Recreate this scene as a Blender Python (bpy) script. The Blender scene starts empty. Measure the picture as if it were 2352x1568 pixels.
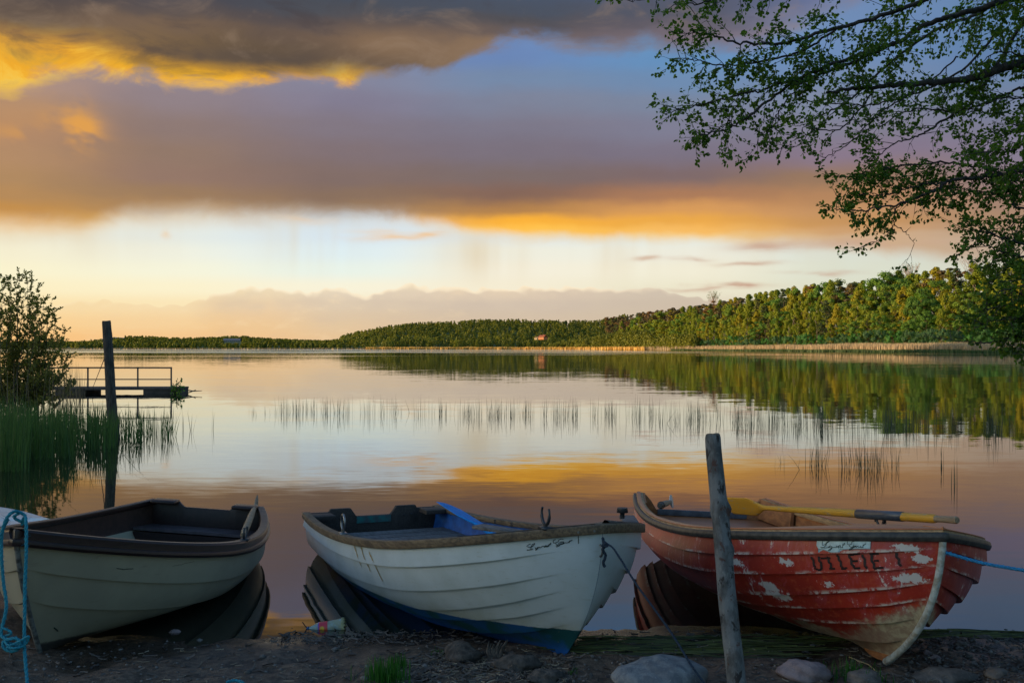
import bpy, math, random
import numpy as np
from mathutils import Vector, Matrix
R = math.radians
SC = bpy.context.scene
COL = SC.collection
rng = random.Random(7)
nr = np.random.default_rng(11)

# ------------------------------------------------------------------ camera
CAM_H, FPX, PX0, HOR = 1.7, 2300.0, 1176.0, 799.0
cam = bpy.data.cameras.new("camera")
cam.sensor_width = 36.0
cam.lens = 36.0 * FPX / 2352.0
cam.clip_start = 0.05
cam.clip_end = 20000
cam_o = bpy.data.objects.new("camera", cam)
COL.objects.link(cam_o)
cam_o.location = (0, 0, CAM_H)
cam_o.rotation_euler = (R(90), 0, 0)
cam.shift_y = (HOR - 784.0) / 2352.0
SC.camera = cam_o

# ------------------------------------------------------------------ node helper
class X:
    """a tiny expression wrapper over shader node sockets"""
    nt = None
    def __init__(s, k): s.k = k
    def __add__(a, b): return M('ADD', a, b)
    __radd__ = __add__
    def __sub__(a, b): return M('SUBTRACT', a, b)
    def __rsub__(a, b): return M('SUBTRACT', b, a)
    def __mul__(a, b): return M('MULTIPLY', a, b)
    __rmul__ = __mul__
    def __truediv__(a, b): return M('DIVIDE', a, b)
    def __pow__(a, b): return M('POWER', a, b)
def plug(sock, v):
    if isinstance(v, X): X.nt.links.new(v.k, sock)
    elif isinstance(v, (tuple, list)):
        if len(v) == 3 and sock.type == 'RGBA': v = tuple(v) + (1,)
        sock.default_value = v
    else: sock.default_value = v
def M(op, a, b=None, c=None, clamp=False):
    n = X.nt.nodes.new('ShaderNodeMath'); n.operation = op; n.use_clamp = clamp
    for i, v in enumerate((a, b, c)):
        if v is not None: plug(n.inputs[i], v)
    return X(n.outputs[0])
def clamp01(a): return M('ADD', a, 0.0, clamp=True)
def sstep(v, lo, hi, typ='SMOOTHSTEP'):
    n = X.nt.nodes.new('ShaderNodeMapRange'); n.interpolation_type = typ
    plug(n.inputs[0], v); n.inputs[1].default_value = lo; n.inputs[2].default_value = hi
    return X(n.outputs[0])
def mix(f, a, b):
    n = X.nt.nodes.new('ShaderNodeMix'); n.data_type = 'RGBA'
    plug(n.inputs[0], f); plug(n.inputs[6], a); plug(n.inputs[7], b)
    return X(n.outputs[2])
def mulc(a, b):
    n = X.nt.nodes.new('ShaderNodeMix'); n.data_type = 'RGBA'; n.blend_type = 'MULTIPLY'
    n.inputs[0].default_value = 1; n.clamp_result = False; plug(n.inputs[6], a); plug(n.inputs[7], b)
    return X(n.outputs[2])
def addc(a, b):
    n = X.nt.nodes.new('ShaderNodeMix'); n.data_type = 'RGBA'; n.blend_type = 'ADD'
    n.inputs[0].default_value = 1; n.clamp_result = False; plug(n.inputs[6], a); plug(n.inputs[7], b)
    return X(n.outputs[2])
def comb(x, y, z):
    n = X.nt.nodes.new('ShaderNodeCombineXYZ')
    for i, v in enumerate((x, y, z)): plug(n.inputs[i], v)
    return X(n.outputs[0])
def sep(v):
    n = X.nt.nodes.new('ShaderNodeSeparateXYZ'); plug(n.inputs[0], v)
    return [X(o) for o in n.outputs]
def vm(op, a, b=None, sc=None):
    n = X.nt.nodes.new('ShaderNodeVectorMath'); n.operation = op
    plug(n.inputs[0], a)
    if b is not None: plug(n.inputs[1], b)
    if sc is not None: plug(n.inputs['Scale'], sc)
    return X(n.outputs[0])
def noise(v, scale=1.0, detail=3, rough=.55, dist=0.0, col=False):
    n = X.nt.nodes.new('ShaderNodeTexNoise')
    plug(n.inputs['Vector'], v); n.inputs['Scale'].default_value = scale
    n.inputs['Detail'].default_value = detail; n.inputs['Roughness'].default_value = rough
    n.inputs['Distortion'].default_value = dist
    return X(n.outputs['Color' if col else 'Fac'])
def voro(v, scale, feat='F1', out='Distance', rnd=1.0):
    n = X.nt.nodes.new('ShaderNodeTexVoronoi'); n.feature = feat
    plug(n.inputs['Vector'], v); n.inputs['Scale'].default_value = scale; n.inputs['Randomness'].default_value = rnd
    return X(n.outputs[out])
def coord(kind='Object'):
    n = X.nt.nodes.new('ShaderNodeTexCoord'); return X(n.outputs[kind])
def hexc(h):
    c = [int(h[i:i+2], 16) / 255 for i in (0, 2, 4)]
    return tuple(x / 12.92 if x <= .04045 else ((x + .055) / 1.055) ** 2.4 for x in c)
def ramp(v, stops, interp='LINEAR'):
    n = X.nt.nodes.new('ShaderNodeValToRGB'); r = n.color_ramp; r.interpolation = interp
    stops = sorted(stops, key=lambda q: q[0])
    while len(r.elements) < len(stops): r.elements.new(.5)
    for e, (p, c) in zip(r.elements, stops):
        e.position = p
        if isinstance(c, (int, float)): c = (c, c, c)
        if isinstance(c, str): c = hexc(c)
        e.color = tuple(c) + (1,)
    plug(n.inputs[0], v)
    return X(n.outputs[0])

# ------------------------------------------------------------------ sky
SUN_AZ, SUN_EL = -98.0, 5.0        # degrees: azimuth from +Y (the view axis) towards +X
world = bpy.data.worlds.new("World"); SC.world = world; world.use_nodes = True
nt = world.node_tree; nt.nodes.clear(); X.nt = nt
VMAX = .40
def uv_of(px, py):
    r = math.hypot(FPX, px - PX0)
    return math.atan2(px - PX0, FPX), (HOR - py) / r
d = coord('Generated'); dx, dy, dz = sep(d)
hr = M('SQRT', dx * dx + dy * dy)
u = M('ARCTAN2', dx, dy)
v = M('ABSOLUTE', dz / M('MAXIMUM', hr, .001))
P2 = comb(u * 1.0, v * 1.0, 0.0)
def grid(cols, rows, table, uu, vv):
    """colour as a function of bearing and elevation: one ramp per bearing, blended sideways"""
    out = None
    for i, cx in enumerate(cols):
        st = []
        for py, row in zip(rows, table):
            st.append((max(0, min(1, uv_of(cx, py)[1] / VMAX)), row[i]))
        c = ramp(clamp01(vv / VMAX), st, 'CARDINAL' if len(rows) > 99 else 'EASE')
        if out is None: out = c
        else: out = mix(sstep(uu, uv_of(cols[i-1], 799)[0], uv_of(cx, 799)[0]), out, c)
    return out
def edge(pts, uu, py_lo, py_hi):
    """elevation of a cloud edge as a function of bearing (float curve)"""
    st = []
    for px, py in pts:
        a, b = uv_of(px, py); st.append(((a + .5), b / VMAX))
    return ramp(clamp01(uu + .5), st, 'B_SPLINE' if False else 'LINEAR') 
def lum(c):
    n = X.nt.nodes.new('ShaderNodeSeparateColor'); plug(n.inputs[0], c); return X(n.outputs[0])
n1 = noise(comb(u * 7, v * 16, 3.1), 1, 3, .55, col=True); n1x, n1y, n1z = sep(n1)
n2 = noise(comb(u * 30, v * 55, 1.7), 1, 3, .6, col=True); n2x, n2y, n2z = sep(n2)
n3 = noise(comb(u * 12, v * 22, 9.7), 1, 6, .62, .6)
uw = u + (n1x - .5) * .05 + (n2x - .5) * .012
vw = v + (n1y - .5) * .022 + (n2y - .5) * .006
cols = [0, 392, 784, 1176, 1568, 1960, 2352]
# open sky low down + everything behind the clouds
base = grid(cols, [540, 580, 620, 660, 700, 740, 775, 799], [
 ['f0ead2', 'e6ebe4', 'd8e8f2', 'dfe8ea', 'e3eae4', 'd3d2c8', 'bdada6'],
 ['f7f0d2', 'f1f2e2', 'e0eff2', 'f0efe0', 'efeee0', 'dae1d6', 'c8c6ba'],
 ['fbf3cf', 'f7f5dc', 'eaf4ea', 'f6f0dc', 'f3eed8', 'dce1d0', 'd3d4c2'],
 ['fdefc4', 'fcf2ce', 'f9f3da', 'f6edd4', 'eee8ce', 'ddddc7', 'd6d0b8'],
 ['fde2ac', 'fbe6b8', 'f8e8c6', 'f0e2c6', 'e4d8c0', 'd8d0b8', 'd2c6aa'],
 ['fcd396', 'f9d8a4', 'f4dab0', 'e9d3b2', 'dccbae', 'd1c4a5', 'ccbc9b'],
 ['fbc682', 'f7cb92', 'f1cea2', 'e4caa6', 'd8c2a2', 'ccbd99', 'c8b390'],
 ['fabb72', 'f6c286', 'f0c896', 'e3c49c', 'd6be9c', 'cab894', 'c4ad88']], uw, v)
# mid cloud
mid = grid(cols, [60, 130, 180, 230, 290, 350, 410, 450, 485, 510, 530, 545], [
 ['8f8a95', '8a8a9c', '8489a4', '6f8cba', '6893be', '6f8bb4', '6080a8'],
 ['a08e8c', '938b98', '858aa4', '6d89b8', '6691bd', '6d8bb6', '6280a8'],
 ['b59582', '928994', '87879c', '758aa9', '6f8cb0', '758aac', '6c82a2'],
 ['b08d72', '928388', '847f93', '7c8399', '7b879f', '7d879f', '75809a'],
 ['b18a6c', '8f7b76', '817782', '7d7989', '7d7d92', '817f91', '7c7d93'],
 ['b38c69', '937a6b', '817276', '7b727e', '7c7484', '88788a', '877d92'],
 ['b08a62', '95796a', '836f69', '7c6c6a', '806c6c', '96775f', '957f7d'],
 ['b78c5c', '9c7d60', '8b7260', '86685a', 'ac7c5c', 'b3855f', 'a28372'],
 ['c5904f', 'b28a5c', 'a0805f', 'b58450', 'd89c5c', 'c29266', 'ab8a70'],
 ['d99f50', 'd3a868', 'c9a677', 'fab23c', 'eaa94c', 'c6945f', 'b09179'],
 ['e8b46a', 'e6c48c', 'dccaa6', 'ffc24c', 'f7bb62', 'cd9f70', 'b49a83'],
 ['e9c890', 'e8d4ac', 'e0dcc2', 'f8cd7c', 'f6cd88', 'd2b08a', 'b9a491']], uw, vw)
# soft texture inside the mid cloud
m_edge = lum(edge([(-300, 520), (0, 513), (100, 517), (200, 517), (250, 500), (300, 484), (450, 484), (600, 488), (750, 492), (850, 490), (930, 500), (1000, 512), (1060, 533), (1150, 542), (1350, 545), (1600, 545), (1750, 548), (1900, 556), (2050, 575), (2200, 592), (2352, 600), (2700, 610)], uw, 0, 0)) * VMAX
rain = noise(comb(u * 13, v * 1.5, 5.0), 1, 3, .6)
e1 = v - m_edge + (n3 - .5) * .020 + (rain - .5) * .012
blur1 = sstep(u, -.35, .1)
mid_a = mix(blur1, sstep(e1, -.024, .015), sstep(e1, -.010, .007))
mott = noise(comb(u * 9, v * 20, 6.6), 1, 4, .6)
mid = mulc(mid, mix(mott, (.90, .90, .92), (1.10, 1.09, 1.07)))
skyc = mix(lum(mid_a), base, mid)
# orange wisp at the left, inside the mid cloud
def blob(px, py, rx, ry, uu, vv):
    a, b = uv_of(px, py); r = math.hypot(FPX, px - PX0)
    q = ((uu - a) * (r / rx / 1.0)) ** 2.0
    w = ((vv - b) * (r / ry)) ** 2.0
    return M('EXPONENT', (q + w) * -1.0)
wis = noise(comb(u * 22 + v * 9, v * 30, 2.2), 1, 3, .6)
wm = blob(172, 292, 44, 46, uw, vw) * sstep(wis, .36, .56) * 1.2 + blob(60, 305, 90, 22, uw, vw) * sstep(wis, .42, .65) * .5 + blob(60, 260, 90, 40, uw, vw) * .25
skyc = mix(clamp01(wm * .85), skyc, hexc('e0a052'))
# rain shafts below the mid cloud
rs = sstep(rain, .36, .64) * sstep(v, .045, .10) * (1 - lum(mid_a))
shaft = blob(730, 555, 80, 110, u, v) * 1.0 + blob(1120, 600, 100, 90, u, v) * .7 + blob(1410, 610, 80, 110, u, v) * .8 + blob(1850, 600, 300, 60, u, v) * .25 + blob(200, 560, 200, 60, u, v) * .25
skyc = mix(clamp01(rs * shaft), skyc, hexc('dfc9a2'))
# thin wisps
wz = noise(comb(u * 10, v * 75, 4.4), 1, 3, .6)
ws = blob(1480, 595, 28, 6, uw, vw) + blob(1570, 597, 35, 6, uw, vw) + blob(1710, 607, 70, 5, uw, vw) + blob(1740, 566, 70, 12, uw, vw) + blob(1620, 662, 110, 6, uw, vw) + blob(1690, 658, 60, 4, uw, vw) + blob(1890, 627, 80, 5, uw, vw) + blob(2010, 560, 180, 14, uw, vw)
ws = ws + blob(900, 546, 80, 8, uw, vw) + blob(870, 530, 70, 10, uw, vw) * .6 + blob(985, 538, 40, 8, uw, vw) + blob(395, 536, 10, 12, uw, vw) * .6 + blob(690, 500, 60, 8, uw, vw) * .5
skyc = mix(clamp01(ws * sstep(wz, .30, .60) * .75), skyc, mix(sstep(u, -.1, .2), hexc('f1c795'), hexc('c9a58e')))
# cumulus bank along the horizon
b_edge = lum(edge([(-400, 700), (200, 690), (260, 696), (420, 700), (470, 690), (485, 672), (540, 668), (570, 660), (625, 658), (650, 668), (690, 668), (720, 672), (750, 664), (800, 668), (835, 678), (880, 668), (920, 652), (950, 652), (980, 662), (1010, 654), (1060, 660), (1100, 664), (1200, 664), (1290, 656), (1390, 664), (1500, 664), (1540, 674), (1600, 684), (1680, 690), (2700, 730)], u + (n2x - .5) * .012, 0, 0)) * VMAX
puff = voro(comb(u * 30 + (n2y - .5) * .7, v * 46 + (n2x - .5) * .7, 1.0), 1.0, 'SMOOTH_F1')
puf2 = voro(comb(u * 85 + (n2y - .5) * .8, v * 110 + (n2x - .5) * .8, 4.0), 1.0, 'SMOOTH_F1')
bump_e = v - b_edge - (.45 - puff) * .0045 - (.4 - puf2) * .009 + (n2z - .5) * .003
bank_a = (1 - sstep(bump_e, -.0008, .0010)) * (sstep(u, -.32, -.28) * .5 + .5) * sstep(u, -.50, -.40) * (1 - sstep(u, .17, .26))
bank = grid([0, 392, 588, 784, 1176, 1568], [655, 675, 700, 725, 750, 775, 795], [
 ['ffdf9c', 'f5d3a0', 'f3dcae', 'e9d6b4', 'ead3b1', 'c6b6a8'],
 ['fdd68f', 'eccb9d', 'ebcfa4', 'd7c5b0', 'd6c2ac', 'bdb0a4'],
 ['edc48a', 'e7bd8c', 'e3bf97', 'cdbaa6', 'c4b4a6', 'bcae9f'],
 ['fdd084', 'ecbf84', 'e4bb8b', 'cfb79c', 'c3b2a0', 'c0b09c'],
 ['f9c574', 'efbb77', 'e8ba80', 'd8b993', 'c9b49b', 'c8b598'],
 ['f8b863', 'f0b56c', 'ebb97b', 'dfba8a', 'd2b793', 'ccb491'],
 ['f5ab52', 'eeb064', 'e8b575', 'ddb684', 'd0b28b', 'c8ae88']], u, v)
pn = noise(comb(u * 26, v * 60, 8.0), 1, 4, .6)
bank = mix(sstep(pn, .52, .74) * (1 - sstep(u, -.2, .12)) * .4, bank, hexc('fbdcae'))
bank = mix(sstep(puff * .7 + puf2 * .3, .35, .75) * sstep(v, .025, .045) * .35, bank, hexc('b3a49e'))
bank = mix((1 - sstep(pn, .30, .5)) * .18, bank, hexc('b5a39c'))
bank = mix(.22, bank, hexc('f6dcba'))
bank = mix(sstep(bump_e, -.0045, 0.0) * (1 - sstep(u, .05, .2)) * sstep(n1x, .34, .50) * .9, bank, hexc('ffeccb'))
skyc = mix(bank_a * (.62 + sstep(u, -.42, .0) * .26), skyc, bank)
# high dark cloud
top = grid(cols, [-90, -20, 20, 50, 90, 120, 150, 175, 200, 220], [
 ['3a3f4a', '3c424e', '3d4657', '3f4a60', '485068', '515a78', '56678c'],
 ['50494a', '4b4a52', '47505f', '4a566b', '545b6f', '67749a', '5e7099'],
 ['5b5150', '575051', '4b4f58', '4c5361', '565866', '7a7f9c', '66759e'],
 ['8a6c4c', '725f50', '504b4f', '525157', '625d67', '84829b', '7580a5'],
 ['cf9a42', '8c6f46', '5c4f4a', '675b58', '776c76', '7e81a4', '7c84a6'],
 ['e8b13f', '6f5c48', '594d45', '8a715b', '7b6e75', '7a84b4', '7a86b0'],
 ['f5bb3d', 'b98a38', '594d45', '8f755c', '75708a', '6f86c0', '7586bb'],
 ['fbc343', 'f1b32a', '9c7a4a', '8c7666', '6f7aa6', '6c86c4', '7287be'],
 ['fdc94c', 'fdbf33', 'e6a53e', '85706c', '6c7eb4', '6c86c4', '7287be'],
 ['f9c95c', 'fbc040', 'eab55a', '7f7580', '6c7eb4', '6c86c4', '7287be']], u + (n1x - .5) * .09, v + (n1y - .5) * .05 + (n2y - .5) * .010)
t_edge = lum(edge([(-400, 215), (0, 208), (50, 214), (75, 192), (140, 175), (215, 158), (250, 178), (330, 186), (390, 205), (470, 203), (500, 208), (600, 196), (690, 184), (740, 186), (815, 204), (850, 170), (950, 164), (1060, 166), (1100, 140), (1150, 100), (1200, 96), (1280, 100), (1340, 112), (1420, 118), (1490, 100), (1560, 122), (1660, 118), (1760, 100), (1880, 40), (2050, -60), (2352, -260), (2700, -400)], uw, 0, 0)) * VMAX
e2 = v - t_edge + (n3 - .5) * .042 + (n2z - .5) * .016
top_a = mix(sstep(u, -.1, .1), sstep(e2, -.007, .011), sstep(e2, -.012, .016))
lit = blob(110, 140, 190, 60, uw, vw) * 1.1 + blob(160, 115, 60, 20, uw, vw) * .8 + blob(20, 165, 60, 34, uw, vw) + blob(600, 190, 380, 16, uw, vw) * .9 + blob(790, 178, 50, 26, uw, vw) * .7 + blob(250, 175, 160, 22, uw, vw) * .6
topc = mix(clamp01(lit * sstep(n3, .33, .55) * .8), top, mix(sstep(n3, .42, .62), hexc('eda52a'), hexc('ffcf4e')))
topc = mix(clamp01(blob(880, 100, 160, 45, uw, vw) * .8 + blob(300, 60, 300, 40, uw, vw) * .4), topc, hexc('8f7358'))
dk = blob(530, 110, 240, 50, uw, vw) + blob(60, 30, 120, 36, uw, vw) * .7
topc = mix(clamp01(dk * .7), topc, hexc('564b44'))
topc = mix(sstep(n3, .50, .72) * .42, topc, hexc('97806c'))
topc = mix((1 - sstep(n3, .30, .46)) * .40, topc, hexc('463f42'))
skyc = mix(lum(top_a), skyc, topc)
# Nishita sky for zenith and behind the camera, tinted up as added cool fill
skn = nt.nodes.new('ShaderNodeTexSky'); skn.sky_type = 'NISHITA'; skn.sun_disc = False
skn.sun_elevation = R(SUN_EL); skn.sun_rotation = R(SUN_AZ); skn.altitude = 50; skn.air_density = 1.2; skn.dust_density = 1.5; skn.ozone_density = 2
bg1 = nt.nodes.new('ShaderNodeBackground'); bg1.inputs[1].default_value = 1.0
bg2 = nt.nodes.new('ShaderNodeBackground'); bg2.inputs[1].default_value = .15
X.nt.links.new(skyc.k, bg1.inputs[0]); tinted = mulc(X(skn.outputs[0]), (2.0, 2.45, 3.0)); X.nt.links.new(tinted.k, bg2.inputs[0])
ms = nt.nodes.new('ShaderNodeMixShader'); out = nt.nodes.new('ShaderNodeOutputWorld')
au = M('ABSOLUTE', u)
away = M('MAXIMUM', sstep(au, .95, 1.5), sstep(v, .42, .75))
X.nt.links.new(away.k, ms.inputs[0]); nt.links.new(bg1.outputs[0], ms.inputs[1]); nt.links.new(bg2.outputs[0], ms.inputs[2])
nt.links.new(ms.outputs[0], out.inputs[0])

# ------------------------------------------------------------------ sun
sl = bpy.data.lights.new("sun", 'SUN'); sl.energy = 5.0; sl.angle = R(.6); sl.color = (1, .70, .36)
so = bpy.data.objects.new("sun", sl); COL.objects.link(so)
sdir = Vector((math.sin(R(SUN_AZ)) * math.cos(R(SUN_EL)), math.cos(R(SUN_AZ)) * math.cos(R(SUN_EL)), math.sin(R(SUN_EL))))
so.rotation_euler = (-sdir).to_track_quat('-Z', 'Y').to_euler()
so.location = sdir * 50 + Vector((0, 0, 20))

SC.view_settings.view_transform = 'Standard'; SC.view_settings.look = 'None'
SC.view_settings.exposure = 0.0; SC.view_settings.gamma = 1.0

# ------------------------------------------------------------------ helpers for things
def setp(o, label=None, cat=None, group=None, kind=None):
    if label: o['label'] = label
    if cat: o['category'] = cat
    if group: o['group'] = group
    if kind: o['kind'] = kind
    return o
def empty(name, loc=(0, 0, 0), rot=(0, 0, 0), **k):
    o = bpy.data.objects.new(name, None); COL.objects.link(o)
    o.location = loc; o.rotation_euler = rot; o.empty_display_size = .1
    return setp(o, **k)
class MB:
    """collects geometry and links it as one mesh object"""
    def __init__(s): s.v = []; s.f = []; s.mi = []; s.n = 0; s.cols = None
    def add(s, verts, faces, m=0):
        s.v.extend([tuple(map(float, q)) for q in verts]); o = s.n
        s.f.extend([tuple(int(i) + o for i in f) for f in faces]); s.mi.extend([m] * len(faces)); s.n += len(verts)
    def gridmesh(s, P, m=0, closed=False, flip=False):
        P = np.asarray(P, float); a, b = P.shape[:2]; F = []
        for i in range(a - 1):
            for j in range(b if closed else b - 1):
                q = (i*b+j, i*b+(j+1) % b, (i+1)*b+(j+1) % b, (i+1)*b+j)
                F.append(q[::-1] if flip else q)
        s.add(P.reshape(-1, 3), F, m)
    def box(s, c, sz, m=0, rot=None):
        hx, hy, hz = [q / 2 for q in sz]
        V = [Vector((x*hx, y*hy, z*hz)) for x in (-1, 1) for y in (-1, 1) for z in (-1, 1)]
        if rot is not None: V = [rot @ q for q in V]
        V = [q + Vector(c) for q in V]
        s.add(V, [(0, 1, 3, 2), (4, 6, 7, 5), (0, 4, 5, 1), (2, 3, 7, 6), (0, 2, 6, 4), (1, 5, 7, 3)], m)
    def tube(s, pts, rad, n=8, m=0, cap=True, squash=None, up=(0, 0, 1)):
        pts = [Vector(p) for p in pts]; k = len(pts)
        if not hasattr(rad, '__len__'): rad = [rad] * k
        rings = []; prev = None
        for i, p in enumerate(pts):
            t = (pts[min(i+1, k-1)] - pts[max(i-1, 0)])
            if t.length < 1e-9: t = Vector((0, 0, 1))
            t.normalize()
            if prev is None:
                a = Vector(up).cross(t)
                if a.length < .05: a = Vector((1, 0, 0)).cross(t)
            else: a = prev - t * prev.dot(t)
            a.normalize(); prev = a; b = t.cross(a)
            sq = squash[i] if squash else (1, 1)
            rings.append([p + (a * math.cos(2*math.pi*j/n) * sq[0] + b * math.sin(2*math.pi*j/n) * sq[1]) * rad[i] for j in range(n)])
        s.gridmesh(rings, m, closed=True)
        if cap:
            base = s.n
            s.add(rings[0], [tuple(range(n))[::-1]], m); s.add(rings[-1], [tuple(range(n))], m)
    def build(s, name, mats, parent=None, smooth=True, **k):
        me = bpy.data.meshes.new(name)
        me.from_pydata(s.v, [], s.f)
        if not isinstance(mats, (list, tuple)): mats = [mats]
        for q in mats: me.materials.append(q)
        if len(mats) > 1: me.polygons.foreach_set('material_index', s.mi)
        if smooth: me.polygons.foreach_set('use_smooth', [True] * len(me.polygons))
        me.update()
        o = bpy.data.objects.new(name, me); COL.objects.link(o)
        if parent is not None: o.parent = parent
        return setp(o, **k)
def fastmesh(name, V, F, mats, parent=None, smooth=False, tint=None, **k):
    """numpy arrays straight into one mesh; F is (n,3) or (n,4)"""
    V = np.asarray(V, np.float32); F = np.asarray(F, np.int32); me = bpy.data.meshes.new(name)
    me.vertices.add(len(V)); me.vertices.foreach_set('co', V.ravel())
    m = F.shape[1]; me.loops.add(F.size); me.loops.foreach_set('vertex_index', F.ravel())
    me.polygons.add(len(F)); me.polygons.foreach_set('loop_start', np.arange(0, F.size, m, dtype=np.int32))
    try: me.polygons.foreach_set('loop_total', np.full(len(F), m, np.int32))
    except Exception: pass
    me.update(calc_edges=True)
    if smooth: me.polygons.foreach_set('use_smooth', np.ones(len(F), bool))
    if tint is not None:
        at = me.attributes.new('tint', 'FLOAT', 'POINT'); at.data.foreach_set('value', np.asarray(tint, np.float32))
    for q in (mats if isinstance(mats, (list, tuple)) else [mats]): me.materials.append(q)
    o = bpy.data.objects.new(name, me); COL.objects.link(o)
    if parent is not None: o.parent = parent
    return setp(o, **k)
def at(px, py, Y): return Vector(((px - PX0) * Y / FPX, Y, CAM_H - (py - HOR) * Y / FPX))
def attr(name):
    n = X.nt.nodes.new('ShaderNodeAttribute'); n.attribute_name = name; return X(n.outputs['Fac'])
def objrand():
    n = X.nt.nodes.new('ShaderNodeObjectInfo'); return X(n.outputs['Random'])
def newmat(name):
    m = bpy.data.materials.new(name); m.use_nodes = True; X.nt = m.node_tree; X.nt.nodes.clear()
    return m
def finish(shader, disp=None):
    o = X.nt.nodes.new('ShaderNodeOutputMaterial'); X.nt.links.new(shader.k if isinstance(shader, X) else shader, o.inputs[0])
def bsdf(col, rough=.6, metal=0.0, spec=.5, normal=None, **kw):
    n = X.nt.nodes.new('ShaderNodeBsdfPrincipled')
    plug(n.inputs['Base Color'], col if isinstance(col, X) else tuple(col) + (1,) if len(col) == 3 else col)
    plug(n.inputs['Roughness'], rough); n.inputs['Metallic'].default_value = metal
    n.inputs['Specular IOR Level'].default_value = spec
    if normal is not None: plug(n.inputs['Normal'], normal)
    for k, q in kw.items(): plug(n.inputs[k], q)
    return X(n.outputs[0])
def bump(h, strength=.5, dist=.01):
    n = X.nt.nodes.new('ShaderNodeBump'); n.inputs['Strength'].default_value = strength; n.inputs['Distance'].default_value = dist
    plug(n.inputs['Height'], h); return X(n.outputs[0])
def mat_basic(name, c1, c2=None, scale=20, rough=.6, bs=.3, bd=.004, stretch=(1, 1, 1), spec=.4, metal=0, detail=5):
    m = newmat(name); o = vm('MULTIPLY', coord(), tuple(stretch))
    f = noise(o, scale, detail, .6)
    c2 = c2 or tuple(q * .6 for q in c1)
    finish(bsdf(mix(sstep(f, .35, .65), c1, c2), rough, metal, spec, bump(f, bs, bd)))
    return m
def mat_leaf(name, c1, c2, c3=None, use='tint', trans=.35, rough=.55):
    m = newmat(name); t = attr('tint') if use == 'tint' else objrand()
    tt = attr('tint')
    c = mix(t, c1, c2)
    if c3 is not None: c = mix(sstep(objrand(), .55, .9), c, c3)
    dif = bsdf(c, rough, 0, .3)
    tr = X.nt.nodes.new('ShaderNodeBsdfTranslucent'); plug(tr.inputs[0], mulc(c, (1.1, 1.15, .6)))
    ms = X.nt.nodes.new('ShaderNodeMixShader'); ms.inputs[0].default_value = trans
    X.nt.links.new(dif.k, ms.inputs[1]); X.nt.links.new(tr.outputs[0], ms.inputs[2]); finish(ms.outputs[0])
    return m

# ------------------------------------------------------------------ terrain: one sheet out to the horizon
def vnoise(x, y, seed=0):
    xi = np.floor(x).astype(np.int64); yi = np.floor(y).astype(np.int64); fx = x - xi; fy = y - yi
    def h(a, b):
        q = (a * 374761393 + b * 668265263 + seed * 974634777) & 0xffffffff
        q = ((q ^ (q >> 13)) * 1274126177) & 0xffffffff; q = q ^ (q >> 16)
        return (q & 0xffffff) / float(0xffffff)
    fx = fx*fx*(3-2*fx); fy = fy*fy*(3-2*fy)
    return (h(xi, yi)*(1-fx) + h(xi+1, yi)*fx)*(1-fy) + (h(xi, yi+1)*(1-fx) + h(xi+1, yi+1)*fx)*fy
def fbm(x, y, o=4, seed=0):
    s = 0; a = 1; t = 0
    for i in range(o): s = s + a * vnoise(x * 2**i, y * 2**i, seed + i); t += a; a *= .5
    return s / t
def ss(x, a, b):
    t = np.clip((x - a) / (b - a), 0, 1); return t*t*(3-2*t)
BANK = [(-4000, 2000), (-1200, 1500), (-700, 1250), (-300, 1150), (0, 1120), (60, 1050), (100, 900), (118, 760), (125, 640), (128, 520), (132, 420), (141, 345), (150, 300), (175, 262), (260, 220), (600, 150), (4000, 60)]
BX = np.array([p[0] for p in BANK], float); BY = np.array([p[1] for p in BANK], float)
def bank_dist(x, y):
    """signed distance to the far shore: positive on land"""
    best = np.full(np.shape(x), 1e9); sg = np.ones(np.shape(x))
    for i in range(len(BX) - 1):
        ax, ay, bx, by = BX[i], BY[i], BX[i+1], BY[i+1]
        ex, ey = bx-ax, by-ay; t = np.clip(((x-ax)*ex + (y-ay)*ey)/(ex*ex+ey*ey), 0, 1)
        qx, qy = x-(ax+t*ex), y-(ay+t*ey); dd = np.hypot(qx, qy)
        s = np.sign(ex*(y-ay) - ey*(x-ax)); m = dd < best - 1e-9
        best = np.where(m, dd, best); sg = np.where(m, s, sg)
    return best * sg
def beach_edge(x):
    e = 6.02 + .10*np.sin(x*1.3+.5) + .12*(vnoise(x*1.7+9, x*0+3, 5)-.5) + .05*(vnoise(x*6, x*0, 6)-.5)
    e = e + .18*np.exp(-((x-.55)/.5)**2)*0 + .05*np.exp(-((x-2.8)/.8)**2)
    e = e + ss(x, 5.2, 8.0)*4.5 + ss(-x, 2.45, 3.1)*1.0
    e = e + ss(-x, 6.0, 9.0)*1.5 + ss(-x, 9.0, 14.0)*16
    e = e + ss(-x, 16.0, 40.0)*25 + ss(x, 9, 60)*60
    return e
SKY = [(-600, 792), (100, 793), (200, 792), (255, 790), (270, 784), (293, 773), (332, 772), (363, 775), (410, 780.5), (461, 780), (496, 773), (551, 772.6), (590, 774.6), (605, 780), (641, 780), (707, 784), (770, 786), (785, 780), (825, 767), (883, 757), (942, 749), (1039, 747), (1098, 741), (1215, 742), (1332, 744), (1383, 743), (1409, 736), (1449, 722), (1489, 706), (1529, 694), (1577, 686), (1625, 688), (1685, 680), (1726, 663), (1770, 656), (1850, 652), (1930, 646), (2010, 648), (2066, 622), (2114, 625), (2163, 618), (2195, 630), (2271, 610), (2352, 600), (2600, 590)]
def hill_h(px, y):
    """height that woods floor must have along each bearing (read off the skyline)"""
    tab = [(p, max(0, 1.7 + (HOR - q) * 1600 / FPX - 9.5)) for p, q in SKY]
    return np.interp(px, [t[0] for t in tab], [t[1] for t in tab])
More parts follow.
